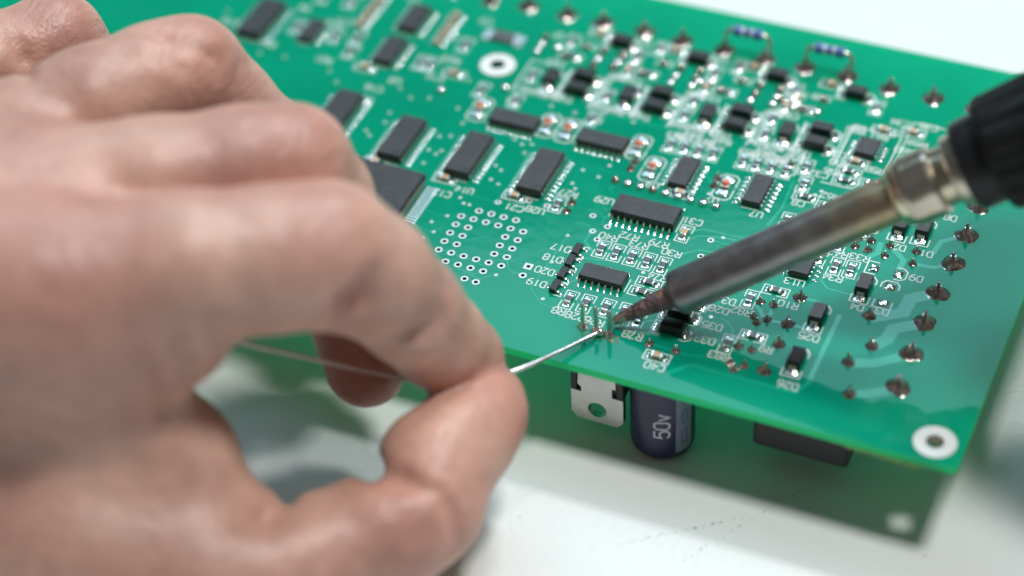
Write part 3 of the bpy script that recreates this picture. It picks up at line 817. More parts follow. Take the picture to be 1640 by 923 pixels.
chip(17.1, 26.6, 0, 8, 10.0, 4.2, 1.6, 6.4, dot=False)
chip(35.2, 23.2, H2, 7, 8.65, 3.9, 1.5, 6.6, dot=False)
chip(50.0, 23.1, H2, 7, 8.65, 3.9, 1.5, 6.6, dot=False)
chip(64.4, 5.6, H2, 4, 4.9, 3.9, 1.5, 6.2, dot=False)
chip(65.6, 42.4, H2, 4, 5.2, 4.2, 1.5, 6.6, dot=False)
chip(-65.2, 39.6, H2, 10, 12.6, 5.3, 1.8, 8.4)
chip(-34.9, 50.8, H2, 7, 8.65, 4.2, 1.6, 6.6, dot=False)
chip(-34.8, 38.8, H2, 7, 8.65, 4.2, 1.6, 6.6, dot=False)
chip(-53.4, 39.6, H2, 5, 7.0, 3.4, 1.4, 5.4, dot=False)
chip(-84.0, 50.0, H2, 8, 10.0, 4.2, 1.6, 6.6, dot=False)
# large square package behind the fingers
qf = chip(-18.0, -2.4, H2, 14, 13.4, 15.2, 2.2, 20.6, pitch=.8, dot=False, mark=False, label='large square chip half hidden behind the hand')

# ---- small three-leg diodes in a column
sb = MB(); sb.bevel_box(-.68, .68, -1.45, 1.45, .1, 1.05, .10, 0)
SOT = sb.mesh('diode_body', ['epoxy_dark'])
sp = gull(.7, .62, .42)
for (x, y) in ((24.3, -4.2), (24.3, -7.5), (24.3, -11.1), (24.3, -14.8)):
    o = put('diode', SOT, board, (x, y, 0))
    put('pin', sp, o, (.68, .95, 0)); put('pin', sp, o, (.68, -.95, 0)); put('pin', sp, o, (-.68, 0, 0), math.pi)
    mm = MB(); mm.ribbon([(.9, 1.75), (1.75, 1.75), (1.75, 1.3)], .2, .058); mm.ribbon([(.3, -1.75), (1.75, -1.75), (1.75, -1.3)], .2, .058)
    put('silkscreen_outline', mm.mesh('silkscreen_outline', ['silk']), o)

# ---- moulded surface-mount diodes (long axis along local y)
def diode_mesh():
    mb = MB()
    w, l = 1.32, 2.12
    rings = []
    for ix, z in ((.08, .18), (0, 1.05), (.14, 2.05), (.22, 2.15)):
        a, b, c = w - ix, l - ix, .1
        rings.append([(-a + c, -b, z), (a - c, -b, z), (a, -b + c, z), (a, b - c, z), (a - c, b, z), (-a + c, b, z), (-a, b - c, z), (-a, -b + c, z)])
    v = sum(rings, [])
    f = [tuple(range(7, -1, -1)), tuple(range(24, 32))]
    for k in range(3):
        for i in range(8):
            j = (i + 1) % 8
            f.append((k * 8 + i, k * 8 + j, k * 8 + 8 + j, k * 8 + 8 + i))
    return mb.add(v, f, 0).mesh('diode', ['epoxy_dark'])
def diode_lead():
    mb = MB()
    mb.box(-.72, .72, -.16, .02, .2, 1.25, 0, .03)
    mb.box(-.72, .72, -.30, .7, .07, .22, 0)
    n = 4
    vv, ff = [], []
    for i in range(n + 1):
        y = -1.15 + 1.0 * i / n
        z = [.046, .14, .26, .42, .62][i]
        for u in (-1, -.5, 0, .5, 1):
            vv.append((u * .95, y, max(.045, z * (1 - .6 * abs(u) ** 2.2))))
    for i in range(n):
        for k in range(4):
            ff.append((i * 5 + k, i * 5 + k + 1, i * 5 + 6 + k, i * 5 + 5 + k))
    mb.add(vv, ff, 1, True)
    mb.ribbon([(0, -1.3), (0, .4)], 2.0, .0465, 1)
    return mb.mesh('lead', ['wirelead', 'tin'])
DIO, DLD = diode_mesh(), diode_lead()
dm = MB()
dm.ribbon([(-1.65, -1.7), (-1.65, -3.75), (1.65, -3.75), (1.65, -1.7)], .22, .058)
dm.ribbon([(-1.65, 1.7), (-1.65, 2.9), (-.95, 3.75), (.95, 3.75), (1.65, 2.9), (1.65, 1.7)], .22, .058)
OUT_D = dm.mesh('silkscreen_outline', ['silk'])
def diode(x, y, rz=0.0, bare=False, label=None):
    if bare:
        o = put('solder_pad', PADX, board, (x, y, 0), rz, label='empty solder pads of an unfitted diode')
    else:
        o = put('diode', DIO, board, (x, y, 0), rz + random.gauss(0, .01), label=label)
        put('lead', DLD, o, (0, -2.12, 0)); put('lead', DLD, o, (0, 2.12, 0), math.pi)
    put('silkscreen_outline', OUT_D, o)
pdm = MB()
for s in (-1, 1):
    n = 8
    vv, ff = [], []
    for i in range(n + 1):
        for k in range(n + 1):
            u, v_ = -1 + 2 * i / n, -1 + 2 * k / n
            r2 = max(abs(u), abs(v_))
            z = .05 + (.42 * (1 - r2 ** 3) * (.75 + .35 * math.sin(3 * u + 2 * v_ + s)) if r2 < 1 else 0)
            vv.append((u * 1.0, s * 2.25 + v_ * .85, z))
    for i in range(n):
        for k in range(n):
            a = i * (n + 1) + k
            ff.append((a, a + n + 1, a + n + 2, a + 1))
    pdm.add(vv, ff, 0, True)
PADX = pdm.mesh('solder_pad', ['tin'])
diode(71.0, -5.6); diode(70.9, -17.6); diode(78.0, 22.9); diode(82.2, 23.3); diode(76.4, 4.6)
diode(80.6, 4.6, 0, True); diode(78.8, 10.7, -H2, True)
for y in (-6.4, -10.1, -13.7, -17.8): diode(48.1, y, -H2)
# the four repeated output stages on the far side: one upright and two lying diodes each, one large one beyond
for k, dx in enumerate((0.0, 16.6, 33.4, 49.7)):
    diode(dx - .1, 41.6)
    diode(dx + 6.1, 44.6, -H2); diode(dx + 6.2, 40.1, -H2)
    diode(dx + 8.9, 58.0, -H2)

# ---- soldered joints of the parts on the other side
def joint_mesh(r, h, lead_r, seed):
    """concave solder fillet with an uneven surface"""
    rnd = random.Random(seed)
    ph = [rnd.uniform(0, 6.28) for _ in range(4)]
    tilt = rnd.uniform(-.12, .12)
    pr = [(r * 1.06, .046), (r * 1.0, .09), (r * .88, .17 + h * .06), (r * .74, h * .26), (r * .60, h * .42), (r * .47, h * .60), (r * .36, h * .80), (max(lead_r, r * .25), h)]
    wob = lambda a, z: r * (1 - .6 * z / h) * (.07 * math.sin(2 * a + ph[0]) + .05 * math.sin(3 * a + ph[1] + 2 * z) + .035 * math.sin(5 * a + ph[2] - 3 * z) + tilt * math.cos(a + ph[3]))
    return MB().lathe(pr, 28, 0, True, cap0=False, flute=wob).mesh('solder_joint', ['solder'])
def lead_mesh(h, lead_h, r):
    return MB().lathe([(r, h * .6), (r, h + lead_h - r * .4), (r * .75, h + lead_h - r * .1), (r * .3, h + lead_h)], 10, 0, True).mesh('lead', ['solder'])
JS = {k: ([joint_mesh(r, h, lr, k + str(q_)) for q_ in range(4)], lead_mesh(h, lh, lw)) for k, r, h, lr, lh, lw in (('s', .84, 1.0, .2, .45, .24), ('m', 1.16, 1.3, .25, .75, .27), ('b', 2.05, 1.95, .32, 1.0, .35))}
JB = MB().lathe([(.86, .046), (.90, .35), (.86, .62), (.74, .80), (.50, .90), (.22, .94), (.01, .95)], 14, 0, True, cap0=False).mesh('solder_joint', ['ball'])
JT = MB().lathe([(.85, .046), (.88, .25), (.80, .62), (.56, .98), (.25, 1.12), (.01, 1.14)], 12, 0, True, cap0=False).mesh('solder_joint', ['solder'])
LB = lead_mesh(.6, .75, .2)
for (x, y, k) in [(89.7, 25.2, 'b'), (89.3, 16.8, 'b'), (89.0, 8.3, 'b'), (88.9, 0, 'b'), (89.0, -8.4, 'b'), (89.7, 33.7, 'b'), (89.1, -17.1, 'b'),
                  (79.3, -1.6, 'm'), (81.9, -9.0, 'm'), (79.3, -14.2, 'm'), (81.8, -21.6, 'm'), (66.5, -1.5, 'm'), (66.5, -8.8, 'm'), (66.6, -14.2, 'm'), (66.5, -21.4, 'm'),
                  (60.2, -5.1, 's'), (62.6, -5.0, 's'), (60.3, -9.2, 's'), (61.3, -10.4, 's'), (62.8, -9.1, 's'), (60.3, -17.3, 's'), (62.7, -17.3, 's'), (60.3, -21.7, 's'), (61.4, -22.9, 's'), (62.8, -21.6, 's'),
                  (45.4, -22.3, 's'), (50.4, -22.3, 's'), (71.5, 15.2, 's'), (71.4, 17.5, 's'), (73.9, 15.1, 's'), (73.8, 17.8, 's'), (77.4, 17.6, 's'), (77.3, 14.6, 's'), (82.4, 17.7, 's'), (82.6, 14.3, 's'), (18.1, 8.3, 's'), (18.1, 5.7, 's'),
                  (-23.0, 63.2, 'b'), (-14.4, 64.0, 'b'), (-5.6, 64.0, 'b'), (2.4, 64.0, 'b'), (11.5, 63.8, 'b'), (20.1, 63.6, 'b'), (29.0, 63.6, 'b'), (37.6, 63.5, 'b'), (46.2, 63.6, 'b'), (54.9, 63.6, 'b'), (64.2, 62.8, 'b'), (72.9, 62.6, 'b'), (81.6, 62.4, 'b'), (-32, 63.4, 'b'),
                  (24.9, 23.9, 's'), (24.9, 21.6, 's'), (41.4, 24.6, 's'), (41.5, 22.4, 's'), (53.2, 33.3, 's')]:
    a, b = JS[k]
    o = put('solder_joint', random.choice(a), board, (x, y, 0), random.uniform(0, 6))
    o.scale = (random.uniform(.92, 1.08), random.uniform(.92, 1.08), random.uniform(.9, 1.1))
    put('lead', b, o)
for k in range(9):        # row of bright clipped joints
    o = put('solder_joint', JB if k not in (0, 3) else JT, board, (23.5 + k * 2.56, 17.1 - .06 * k, 0))
    put('lead', LB, o)
for dx in (0.0, 16.8, 33.6, 50.6):     # transistor joints in threes, left and right of every stage
    for (x, y, b) in ((-6.7, 54.6, 0), (-6.6, 52.1, 1), (-6.6, 49.7, 1), (6.2, 54.4, 0), (6.1, 51.6, 1), (5.9, 49.2, 1), (-3.2, 52.3, 1), (2.4, 54.6, 0), (-.6, 50.2, 0)):
        if dx < 40 or x < 4:
            o = put('solder_joint', JB if (b and random.random() < .75) else JT, board, (dx + x, y, 0)); put('lead', LB, o)
for (x, y, b) in ((10.5, 54.0, 0), (10.4, 52.0, 1), (10.1, 50.2, 1), (27.9, 51.5, 1), (45.0, 51.7, 0), (-7.9, 36.3, 1), (-19.7, 31.1, 1), (53.0, 50.4, 1), (48.0, 50.2, 1)):
    o = put('solder_joint', JB if b else JT, board, (x, y, 0)); put('lead', LB, o)

# ---- header pins being soldered
HP = MB().lathe([(.44, .3), (.44, 5.4), (.28, 5.85), (.12, 5.9)], 4, 0, False).mesh('header_pin', ['wirelead'])
hj = MB().lathe([(1.05, .046), (.98, .25), (.78, .6), (.5, .95), (.36, 1.2)], 16, 0, True, cap0=False).mesh('solder_fillet', ['tin'])
for k in range(3):
    o = put('header_pin', HP, board, (32.9 + 2.54 * k, -22.45 - .1 * k, 0), .785)
    put('solder_fillet', hj, o)
# flux residue round the fresh joints
M['flux'] = mat('flux_residue', (0.16, 0.12, 0.06), 0.2, var=0.4, vscale=900, bump=0.6, bscale=900)
fx = MB()
for (x, y, r) in ((31.9, -22.2, .3), (34.4, -23.9, .35), (40.1, -23.8, .3), (38.9, -24.0, .5), (37.4, -24.1, .35), (39.5, -22.9, .42), (33.6, -24.0, .28), (36.2, -24.2, .3)):
    n = 12
    vv = [(x + r * random.uniform(.6, 1.2) * math.cos(a * 2 * math.pi / n), y + r * random.uniform(.6, 1.2) * math.sin(a * 2 * math.pi / n), .045) for a in range(n)] + [(x, y, .22)]
    fx.add(vv, [(i, (i + 1) % n, n) for i in range(n)], 0, True)
bead = MB().lathe([(.5, .2), (.78, .5), (.82, .9), (.66, 1.3), (.38, 1.55), (.01, 1.62)], 16, 0, True).mesh('molten_bead', ['ball'])
put('molten_bead', bead, board, (36.5, -23.3, 0))
put('flux_residue', fx.mesh('flux_residue', ['flux']), board, kind='stuff')

# ---- two axial resistors standing over the far edge
for x in (29.0, 46.2):
    L_ = 8.6
    bd = MB()
    prof = [(.2, -3.1), (.85, -2.95), (1.15, -2.5), (1.12, -1.9), (.92, -1.5), (.92, 1.5), (1.12, 1.9), (1.15, 2.5), (.85, 2.95), (.2, 3.1)]
    bd.lathe(prof, 16, 0, True)
    for zi, z in enumerate((-2.2, -.9, 0, .9, 2.2)):
        r = 1.175 if abs(z) > 2 else .945
        bd.lathe([(r, z - .22), (r, z + .22)], 16, 1 + zi % 2, True, cap0=False, cap1=False)
    me = bd.mesh('axial_resistor', ['bluebody', 'band', 'ledbody'])
    o = put('axial_resistor', me, board, (x + 4.8, 64.2, 5.2))
    o.rotation_euler = (0, H2, 0.02)
    for s in (-1, 1):
        pts = [(s * 4.4, 0, -4.6), (s * 4.75, 0, -2.6), (s * 4.6, 0, -1.2), (s * 4.1, 0, -.35), (s * 3.5, 0, -.02), (s * 2.9, 0, 0)]
        # sub-part coordinates are those of the turned body: local z runs along the board's x
        put('lead', MB().tube([(-p[2], p[1], p[0]) for p in pts], .50, 8).mesh('lead', ['wirelead']), o)

# ---- parts on the underside
CX, CY, CR = 49.1, -25.3, 5.85
cb = MB()
cb.lathe([(5.2, -TH - .2), (5.75, -TH - .5), (CR, -TH - 1.1), (CR, -17.9), (CR - .18, -18.9), (CR - .75, -19.6), (CR - 1.3, -19.75)], 64, 0, True)
capo = put('electrolytic_capacitor', cb.mesh('electrolytic_capacitor', ['sleeve']), board, (CX, CY, 0), label='navy electrolytic capacitor marked 50V under the board edge')
def wrap(pts, ang0, z0, r, upside=1):
    """lay 2-D strokes (x along the axis, y round the can) on the cylinder"""
    return [(r * math.cos(ang0 + p[1] / r), r * math.sin(ang0 + p[1] / r), z0 + p[0]) for p in pts]
def wrapped_ribbon(mb, pts, w, ang0, z0, r, mi):
    fine = []
    for a, b in zip(pts[:-1], pts[1:]):
        n = max(1, int(math.dist(a, b) / .3))
        fine += [(a[0] + (b[0] - a[0]) * k / n, a[1] + (b[1] - a[1]) * k / n) for k in range(n)]
    fine.append(pts[-1])
    tmp = MB().ribbon(fine, w, 0)
    mb.add([(r * math.cos(ang0 + y / r), r * math.sin(ang0 + y / r), z0 + x) for x, y, z in tmp.v], tmp.f, mi, True)
pr = MB()
A_TXT = math.radians(-71)
for i, st in enumerate(text_strokes('50v', 2.7, 2.15)):
    wrapped_ribbon(pr, [(a, -b) for a, b in st], .34, A_TXT, -10.6, CR + .02 + i * .002, 0)
put('voltage_marking', pr.mesh('voltage_marking', ['pale_print']), capo, label='pale 50V lettering printed along the can')
sr = MB()
a0, a1 = math.radians(-46), math.radians(-10)
n = 14
vv = [(math.cos(a0 + (a1 - a0) * k / n) * (CR + .015), math.sin(a0 + (a1 - a0) * k / n) * (CR + .015), z) for z in (-17.9, -1.9 - TH) for k in range(n + 1)]
sr.add(vv, [(k, k + 1, n + 2 + k, n + 1 + k) for k in range(n)], 0, True)
for zz in (-4.5, -9.4, -14.3):
    q = [(zz - 1.5, -.55), (zz + 1.5, -.55), (zz + 1.5, .55), (zz - 1.5, .55), (zz - 1.5, -.55)]
    wrapped_ribbon(sr, q, .16, math.radians(-28), 0, CR + .035, 1)
put('polarity_stripe', sr.mesh('polarity_stripe', ['stripe', 'sleeve']), capo)

# power transistor with bare tab facing the viewer
tx, ty = 37.9, -28.2
tm = MB()
def prism_xz(mb, poly, y0, y1, mi, hole=None):
    """extrude an x-z outline along y; optional round hole as (x,z,r)"""
    pts = [Vector(p) for p in poly]
    no = len(pts); edges = [(i, (i + 1) % no) for i in range(no)]
    nh = 24
    if hole:
        pts += [Vector((hole[0] + hole[2] * math.cos(2 * math.pi * k / nh), hole[1] + hole[2] * math.sin(2 * math.pi * k / nh))) for k in range(nh)]
        edges += [(no + k, no + (k + 1) % nh) for k in range(nh)]
    vo, _, fo, _, _, _ = delaunay_2d_cdt(pts, edges, [], 1, 1e-6)
    fs = []
    for f in fo:
        c = sum((vo[i] for i in f), Vector((0, 0))) / len(f)
        if hole and (c - Vector(hole[:2])).length < hole[2] * .97: continue
        fs.append(tuple(f))
    nv = len(vo)
    mb.add([(p.x, y0, p.y) for p in vo] + [(p.x, y1, p.y) for p in vo], fs + [tuple(i + nv for i in f[::-1]) for f in fs], mi)
    lp = pts[:no]
    for i in range(no):
        a, b = lp[i], lp[(i + 1) % no]
        mb.add([(a.x, y0, a.y), (b.x, y0, b.y), (b.x, y1, b.y), (a.x, y1, a.y)], [(0, 1, 2, 3)], mi)
    if hole:
        lp = pts[no:]
        for i in range(nh):
            a, b = lp[i], lp[(i + 1) % nh]
            mb.add([(a.x, y0, a.y), (b.x, y0, b.y), (b.x, y1, b.y), (a.x, y1, a.y)], [(3, 2, 1, 0)], mi)
tab = MB()
prism_xz(tab, [(-3.3, -2.6), (3.6, -2.6), (3.6, -6.9), (2.9, -6.9), (2.9, -9.2), (5.0, -9.2), (5.0, -14.9), (3.8, -16.3), (-3.8, -16.3), (-5.0, -14.9), (-5.0, -9.4), (-3.0, -9.4), (-3.0, -8.3), (-3.7, -7.6)], -.65, .65, 0, (0, -13.2, 1.8))
bd = MB()
bd.bevel_box(-5.0, 5.0, .1, 3.6, -9.1, -2.4, .12, 0)
bd.bevel_box(-5.0, -3.9, -.62, .12, -9.2, -2.4, .05, 0)
bd.bevel_box(3.8, 5.0, -.62, .12, -9.0, -2.4, .05, 0)
to = put('power_transistor', bd.mesh('power_transistor', ['relay']), board, (tx, ty, 0), label='black power transistor with bare metal tab under the board edge')
put('metal_tab', tab.mesh('metal_tab', ['plate']), to)
for k in (-1, 0, 1):
    put('lead', MB().box(k * 2.54 - .4, k * 2.54 + .4, 1.4, 1.9, -2.6, -1.5, 0).mesh('lead', ['wirelead']), to)

# black relay hanging under the board
rl = MB(); rl.bevel_box(-8.6, 8.6, 0, 12.5, 1.65, 12.9, .45, 0)
ro = put('relay', rl.mesh('relay', ['relay']), board, (75.1, -14.4, 0), label='black box-shaped relay hanging under the board')
ro.rotation_euler = (math.pi, 0, 0)

# ------------------------------------------------------------------ soldering iron
TIP = Vector((38.0, -20.3, 1.35))
AX = Vector((0.80207881, 0.34875379, 0.48480962)).normalized()
iron = empty('soldering_iron', P(*TIP), 'soldering iron with dark steel barrel and black grip, tip on the header pins', 'soldering iron')
q = AX.to_track_quat('Z', 'Y')
iron.rotation_mode = 'QUATERNION'
iron.rotation_quaternion = q
def jit(a, z, amp=.05):
    return amp * math.sin(3 * a + z * 1.7) + amp * .7 * math.sin(5 * a - z * 2.9)
bt = MB()
bt.lathe([(1.12, 2.4), (1.26, 3.2), (1.30, 4.0), (1.40, 5.0), (1.52, 6.0), (1.62, 7.0), (1.80, 8.0), (1.92, 9.0), (2.02, 10.0), (2.12, 11.0), (2.2, 12.0), (2.2, 13.5)], 28, 0, True, flute=lambda a, z: jit(a, z * 1.3, .10))
put('bit', bt.mesh('bit', ['bit']), iron, label='burnt brown tapered bit')
be = MB()
be.lathe([(.05, -.35), (.55, -.25), (.82, .15), (1.02, 1.3), (1.15, 2.6)], 24, 0, True, flute=lambda a, z: jit(a, z, .03))
put('bit_end', be.mesh('bit_end', ['bit_end']), iron, label='shiny tinned end of the bit')
br = MB()
br.lathe([(2.3, 13.0), (2.3, 12.35), (2.6, 12.05), (3.2, 12.1), (3.75, 12.4), (4.02, 12.95), (4.10, 13.8), (4.10, 40.0), (4.12, 55.2)], 56, 0, True)
put('barrel', br.mesh('barrel', ['barrel']), iron, label='heat tinted steel barrel')
fr = MB()
fr.lathe([(4.2, 54.6), (4.8, 54.7), (5.3, 55.1), (5.65, 55.8), (5.8, 57.0)], 48, 0, True)
put('nut_flange', fr.mesh('nut_flange', ['thread']), iron)
nt_ = MB()
HEX = 0.45
hexr = lambda z, r, c: [(min(r / max(.0001, math.cos((a % (math.pi / 3)) - math.pi / 6)), c) * math.cos(a + HEX), min(r / max(.0001, math.cos((a % (math.pi / 3)) - math.pi / 6)), c) * math.sin(a + HEX), z) for a in [2 * math.pi * k / 72 for k in range(72)]]
rows = [hexr(56.2, 5.5, 5.6), hexr(56.8, 5.8, 5.95), hexr(57.8, 5.95, 6.16), hexr(62.2, 5.98, 6.22), hexr(62.7, 5.85, 6.1), hexr(62.9, 5.5, 5.7)]
v = sum(rows, [])
nt_.add(v, [(k * 72 + i, k * 72 + (i + 1) % 72, k * 72 + 72 + (i + 1) % 72, k * 72 + 72 + i) for k in range(5) for i in range(72)], 0, False)
nt_.add(rows[0], [tuple(range(71, -1, -1))], 0); nt_.add(rows[-1], [tuple(range(72))], 0)
put('hex_nut', nt_.mesh('hex_nut', ['nut']), iron)
th = MB()
pr_ = []
for k in range(7):
    z = 62.8 + k * .55
    pr_ += [(4.75, z), (5.15, z + .27)]
pr_.append((4.75, 66.8))
th.lathe(pr_, 40, 0, True)
put('thread', th.mesh('thread', ['thread']), iron)
rg_ = MB(); rg_.lathe([(5.3, 65.2), (6.1, 65.4), (6.3, 65.8), (6.3, 68.4)], 48, 0, True)
put('collar_ring', rg_.mesh('collar_ring', ['nut']), iron)
gc = MB(); gc.lathe([(6.2, 67.6), (7.2, 67.5), (7.7, 67.9), (7.9, 68.6), (8.0, 73.0)], 64, 0, True)
put('grip_collar', gc.mesh('grip_collar', ['collar']), iron)
gp = MB()
gp.lathe([(7.9, 72.4), (9.3, 72.5), (9.9, 73.0), (10.1, 74.0), (10.5, 82.6), (10.3, 83.2), (9.6, 83.6)], 144, 0, True, flute=lambda a, z: (-.45 * (math.cos(16 * a) > .2)) if 73.5 < z < 83 else 0)
put('ribbed_grip', gp.mesh('ribbed_grip', ['rubber']), iron)
hd = MB()
hd.lathe([(9.5, 83.2), (10.8, 83.4), (12.2, 84.4), (12.8, 86.2), (12.9, 92), (12.2, 100), (11.5, 120), (11.8, 150), (12.5, 175), (11.5, 192), (8.0, 200), (4.2, 206), (3.6, 230)], 48, 0, True)
put('handle', hd.mesh('handle', ['rubber']), iron)

# ------------------------------------------------------------------ hand: one continuous surface grown from a distance field
FING = {
    'index': [(-31.02, -88.63, 44.57, 13.5), (-10.38, -75.89, 45.83, 11.6), (-0.44, -68.22, 44.22, 11.2), (6.01, -61.67, 41.69, 11.4), (10.44, -56.43, 34.38, 9.9), (14.35, -51.73, 23.84, 8.7), (17.03, -47.93, 14.47, 7.9), (19.07, -43.77, 7.24, 6.8), (20.34, -42.45, 4.98, 5.4)],
    'middle': [(-46.08, -73.98, 45.37, 13.0), (-25.03, -60.22, 45.95, 10.6), (-14.08, -50.94, 45.45, 9.8), (-8.23, -45.43, 43.66, 9.4), (-6.47, -41.18, 33.69, 8.6), (-3.76, -39.61, 17.68, 8.0), (-0.07, -44.0, 8.67, 7.8), (2.32, -47.63, 2.49, 7.2)],
    'ring': [(-62.01, -62.77, 40.24, 11.5), (-46.55, -44.51, 44.93, 9.6), (-39.87, -34.85, 45.33, 9.0), (-36.24, -29.63, 44.3, 8.9), (-32.13, -26.02, 35.55, 7.8), (-25.43, -23.43, 26.05, 7.4), (-18.33, -25.09, 15.15, 7.2), (-14.78, -28.54, 8.61, 6.6)],
    'pinky': [(-86.48, -46.63, 38.06, 10.5), (-74.8, -32.74, 37.3, 9.0), (-68.77, -23.29, 37.81, 8.4), (-63.38, -21.94, 29.19, 7.0), (-54.54, -21.45, 21.06, 6.6), (-44.84, -24.91, 11.6, 6.0)],
    'thumb': [(-24.41, -101.7, -0.95, 16.5), (-3.41, -96.31, -4.11, 14.2), (4.8, -92.23, -3.98, 11.8), (10.77, -86.68, -2.84, 10.3), (20.14, -76.84, -2.05, 10.1), (23.9, -70.56, -0.63, 9.8), (23.24, -63.82, 1.86, 9.3), (25.26, -56.63, 2.05, 8.2), (26.02, -50.31, 1.97, 6.9), (26.06, -45.63, 2.1, 5.0)],
}
PALM = [
    [(-33.08, -86.33, 41.89, 16.0), (-60.82, -97.47, 41.11, 20.0), (-89.01, -117.05, 38.2, 24.0)],
    [(-49.42, -70.08, 41.9, 15.0), (-76.94, -85.65, 36.68, 20.0), (-98.0, -114.53, 27.17, 24.0)],
    [(-63.91, -61.24, 36.72, 13.0), (-87.16, -80.3, 29.02, 18.0), (-106.18, -111.87, 18.86, 22.0)],
    [(-86.21, -47.33, 37.25, 12.0), (-100.3, -77.85, 22.85, 16.0), (-111.69, -111.2, 13.26, 20.0)],
    [(-24.53, -101.38, -0.58, 16.5), (-50.23, -111.02, 2.12, 17.5), (-91.44, -123.59, 18.14, 23.0)],
    [(-33.84, -88.67, 36.99, 15.0), (-36.02, -89.82, 13.24, 15.5), (-27.4, -96.73, -0.57, 15.0)],
    [(-29.88, -86.82, 33.97, 12.0), (-27.09, -86.7, 13.56, 12.0), (-13.76, -93.77, -1.16, 12.5)],
    [(-23.88, -87.41, 27.61, 8.0), (-11.56, -85.07, 12.25, 7.7), (-4.26, -88.86, 0.64, 8.2)],
    [(-25.66, -86.7, 38.01, 12.0), (-13.31, -83.65, 35.17, 7.0), (-7.74, -80.82, 32.35, 3.2)],
    [(-98.0, -114.53, 27.17, 26.0), (-121.44, -132.13, 20.99, 27.0), (-182.08, -162.35, 5.22, 30.0)],
    [(-93.37, -121.51, 24.06, 24.0), (-116.79, -138.28, 18.68, 25.0), (-175.54, -167.61, 5.85, 28.0)],
]
CREASE = [
    [(16.96, -65.55, 44.52, 1.15), (15.23, -69.32, 40.91, 3.3), (11.88, -70.57, 36.09, 1.15)],
    [(22.15, -55.5, 27.54, 0.56), (20.87, -58.5, 27.42, 1.6), (18.5, -60.98, 27.58, 1.6), (15.91, -63.41, 27.9, 0.56)],
    [(17.09, -73.33, 8.0, 0.7), (21.44, -74.65, 9.1, 2.0), (27.32, -74.69, 8.49, 0.7)],
    [(29.26, -73.7, 7.8, 0.28), (31.98, -75.65, 3.87, 0.8), (32.57, -76.56, -0.26, 0.28)],
    [(-5.92, -88.41, 40.32, 1.12), (-6.2, -87.23, 31.99, 1.12)],
    [(-1.66, -84.64, 44.95, 0.91), (-2.04, -83.18, 39.17, 0.91)],
    [(-8.77, -90.93, 36.97, 0.7), (-10.16, -89.28, 26.68, 0.7)],
    [(6.98, -85.87, 7.87, 0.49), (5.65, -89.6, 8.54, 1.4), (3.45, -92.59, 9.61, 0.49)],
    [(-41.33, -34.06, 54.93, 0.24), (-37.59, -34.69, 54.76, 0.7), (-33.69, -35.22, 53.13, 0.24)],
    [(-36.82, -38.13, 53.98, 0.17), (-33.04, -37.54, 51.29, 0.17)],
    [(-32.98, -32.97, 52.79, 0.17), (-29.24, -31.82, 49.93, 0.17)],
    [(-28.5, -29.84, 50.04, 0.17), (-28.03, -33.2, 47.27, 0.17)],
    [(-27.29, -27.42, 46.67, 0.16), (-26.62, -30.76, 44.56, 0.16)],
    [(-69.65, -33.34, 45.36, 0.39), (-66.91, -34.99, 42.45, 1.1), (-53.21, -51.31, 53.23, 0.39)],
    [(19.25, -79.01, 15.46, 2.4), (14.9, -70.87, 4.81, 2.4), (10.6, -62.73, -5.88, 2.2)],
    [(9.48, -87.93, 12.81, 1.2), (-1.01, -72.7, -7.21, 1.2)],
]
WIRE = [(36.36, -23.58, 0.84), (34.48, -26.86, 1.16), (31.87, -31.72, 1.77), (27.25, -39.63, 2.99), (21.88, -44.78, 3.44), (15.88, -49.56, 4.55), (13.25, -52.22, 7.61), (6.05, -57.11, 12.13), (-1.11, -62.57, 17.55), (-8.61, -68.77, 23.89)]
NAILS = [((26.031, -56.294, 2.01), (26.298, -45.149, 1.729), (0.737, -0.035, -0.675), 8.4, 5.4), ((17.028, -47.932, 14.469), (20.258, -41.867, 4.108), (0.16, 0.829, 0.535), 7.7, 5.6)]
def round_cone(Pt, a, b, r1, r2):
    """signed distance to a tapered capsule"""
    a = np.array(a, np.float32); b = np.array(b, np.float32)
    ba = b - a
    l2 = float(ba @ ba); rr = r1 - r2; a2 = l2 - rr * rr
    if a2 <= 0: return np.linalg.norm(Pt - a, axis=-1) - max(r1, r2)
    il2 = 1.0 / l2
    pa = Pt - a
    y = pa @ ba
    z = y - l2
    pp = np.einsum('...i,...i->...', pa, pa)
    x2 = np.maximum(pp * l2 - y * y, 0) * l2
    y2, z2 = y * y * l2, z * z * l2
    k = math.copysign(1, rr) * rr * rr * x2
    d1 = np.sqrt(x2 + z2) * il2 - r2
    d2 = np.sqrt(np.maximum(x2 + y2, 0)) * il2 - r1
    d3 = (np.sqrt(np.maximum(x2 * a2 * il2, 0)) + y * rr) * il2 - r1
    return np.where(np.sign(z) * a2 * z2 > k, d1, np.where(np.sign(y) * a2 * y2 < k, d2, d3))
def smin(a, b, k):
    h = np.maximum(k - np.abs(a - b), 0) / k
    return np.minimum(a, b) - h * h * k * .25
def chain(Pt, pts, k):
    d = None
    for p, q_ in zip(pts[:-1], pts[1:]):
        c = round_cone(Pt, p[:3], q_[:3], p[3], q_[3])
        d = c if d is None else smin(d, c, k)
    return d
def hand_field(Pt):
    F = None
    for name in ('index', 'middle', 'ring', 'pinky', 'thumb'):
        c = chain(Pt, FING[name], 3.0)
        F = c if F is None else smin(F, c, 0.8)
    S = None
    for ch in PALM:
        c = chain(Pt, ch, 6.0)
        S = c if S is None else smin(S, c, 8.0)
    d = smin(F, S, 7.0)
    for ch in CREASE:
        c = chain(Pt, ch, 1.0)
        d = -smin(-d, c, 2.2)
    return d
